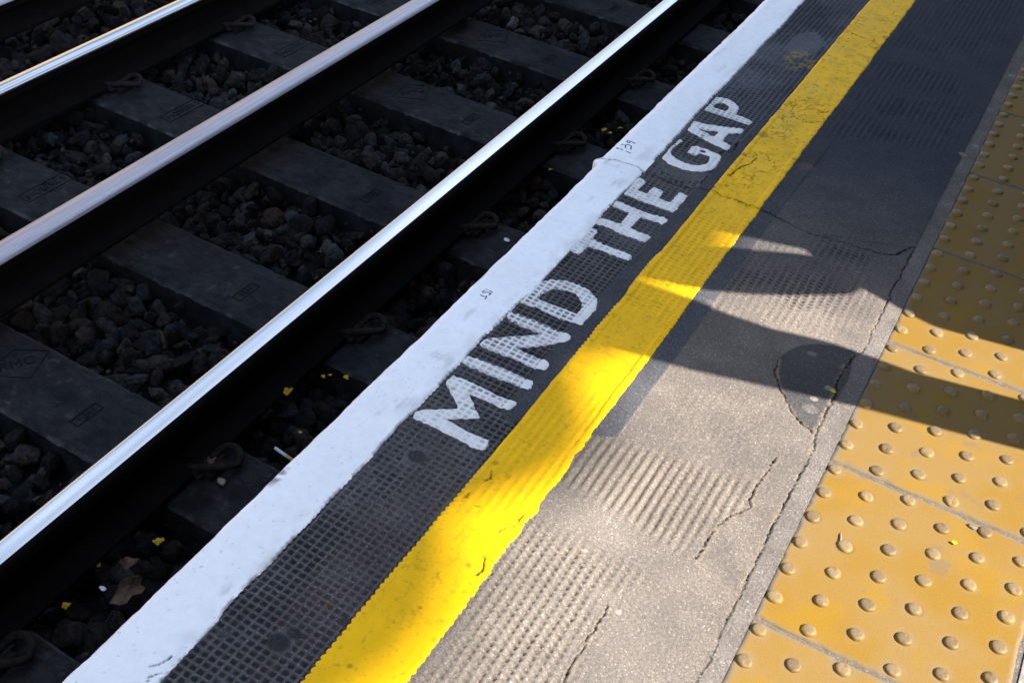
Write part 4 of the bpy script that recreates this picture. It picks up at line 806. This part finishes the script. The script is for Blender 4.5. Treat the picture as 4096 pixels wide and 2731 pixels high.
figure((.95, 0, 0), 'person in a wide charcoal coat with one hand in the pocket near the added brick building', 1.05,
       [(.40, .665, 1.33, 0, .18), (.60, .681, 1.32, 0, .17), (.76, .681, 1.30, 0, .16), (.80, .70, 1.29, 0, .16), (.88, .745, 1.27, 0, .155), (.95, .80, 1.26, 0, .15), (.975, .805, 1.26, 0, .145), (1.0, .855, 1.26, 0, .14), (1.15, .838, 1.27, 0, .14), (1.30, .82, 1.28, 0, .14), (1.40, .84, 1.26, 0, .12), (1.47, .95, 1.15, 0, .08), (1.52, 1.0, 1.10, 0, .06)],
       M['coat'], M['cloth'], [(.93, 0), (1.14, .03)], [[((0, .98, 1.41), .08), ((0, .84, 1.40), .085), ((0, .61, 1.265), .088), ((0, .690, 1.125), .088), ((0, .80, .93), .072), None], [((0, 1.1, 1.41), .08), ((0, 1.27, 1.38), .08), ((.05, 1.33, 1.15), .07), ((-.03, 1.31, .90), .055), (-.03, 1.31, .86)]], 0)

# ------------------------------------------------------------------ light, sky, camera
sun = bpy.data.lights.new('sun', 'SUN'); sun.energy = 5.0; sun.angle = math.radians(.53); sun.color = (1., .93, .84)
so = link(bpy.data.objects.new('sun', sun)); so.rotation_euler = S.to_track_quat('Z', 'Y').to_euler(); so.location = S*20
W = bpy.data.worlds.new('World'); SC.world = W; W.use_nodes = True; nt = W.node_tree; nt.nodes.clear()
out = nt.nodes.new('ShaderNodeOutputWorld'); bg = nt.nodes.new('ShaderNodeBackground'); sky = nt.nodes.new('ShaderNodeTexSky'); sky.sky_type = 'NISHITA'; sky.sun_disc = False
sky.sun_elevation = EL; sky.sun_rotation = math.pi/2-AZ; sky.air_density = 1.0; sky.dust_density = 1.0; sky.ozone_density = 1.2
tc = nt.nodes.new('ShaderNodeTexCoord'); mp = nt.nodes.new('ShaderNodeMapping'); mp.inputs['Scale'].default_value = (2.2, 2.2, 5.5); mp.inputs['Location'].default_value = (.4, 1.7, .2)
nz = nt.nodes.new('ShaderNodeTexNoise'); nz.inputs['Scale'].default_value = 1.3; nz.inputs['Detail'].default_value = 7; nz.inputs['Roughness'].default_value = .55
rp = nt.nodes.new('ShaderNodeValToRGB'); rp.color_ramp.elements[0].position = .44; rp.color_ramp.elements[1].position = .66
mx = nt.nodes.new('ShaderNodeMix'); mx.data_type = 'RGBA'; mx.inputs[7].default_value = (5.0, 5.9, 7.3, 1)
nt.links.new(tc.outputs['Generated'], mp.inputs[0]); nt.links.new(mp.outputs[0], nz.inputs['Vector']); nt.links.new(nz.outputs[0], rp.inputs[0]); nt.links.new(rp.outputs[0], mx.inputs[0]); nt.links.new(sky.outputs[0], mx.inputs[6])
nt.links.new(mx.outputs[2], bg.inputs['Color']); bg.inputs['Strength'].default_value = SKY; nt.links.new(bg.outputs[0], out.inputs[0])
cam = bpy.data.cameras.new('camera'); cam.sensor_width = 36; cam.lens = 40.367; cam.clip_start = .05; cam.clip_end = 500
co = link(bpy.data.objects.new('camera', cam))
Rm = Matrix(((.87101724, .48400347, .08408099), (.36654303, -.52635659, -.76719942), (-.3270706, .69906322, -.63587376)))
m4 = Matrix.Identity(4)
for i in range(3): m4[i][0] = Rm[0][i]; m4[i][1] = -Rm[1][i]; m4[i][2] = -Rm[2][i]; m4[i][3] = (.08432566, -1.59943325, 1.43396568)[i]
co.matrix_world = m4; SC.camera = co
vs = SC.view_settings; vs.view_transform = 'Standard'; vs.look = 'None'; vs.gamma = 1; vs.exposure = EXPO
SC.cycles.max_bounces = 6; SC.cycles.use_denoising = True
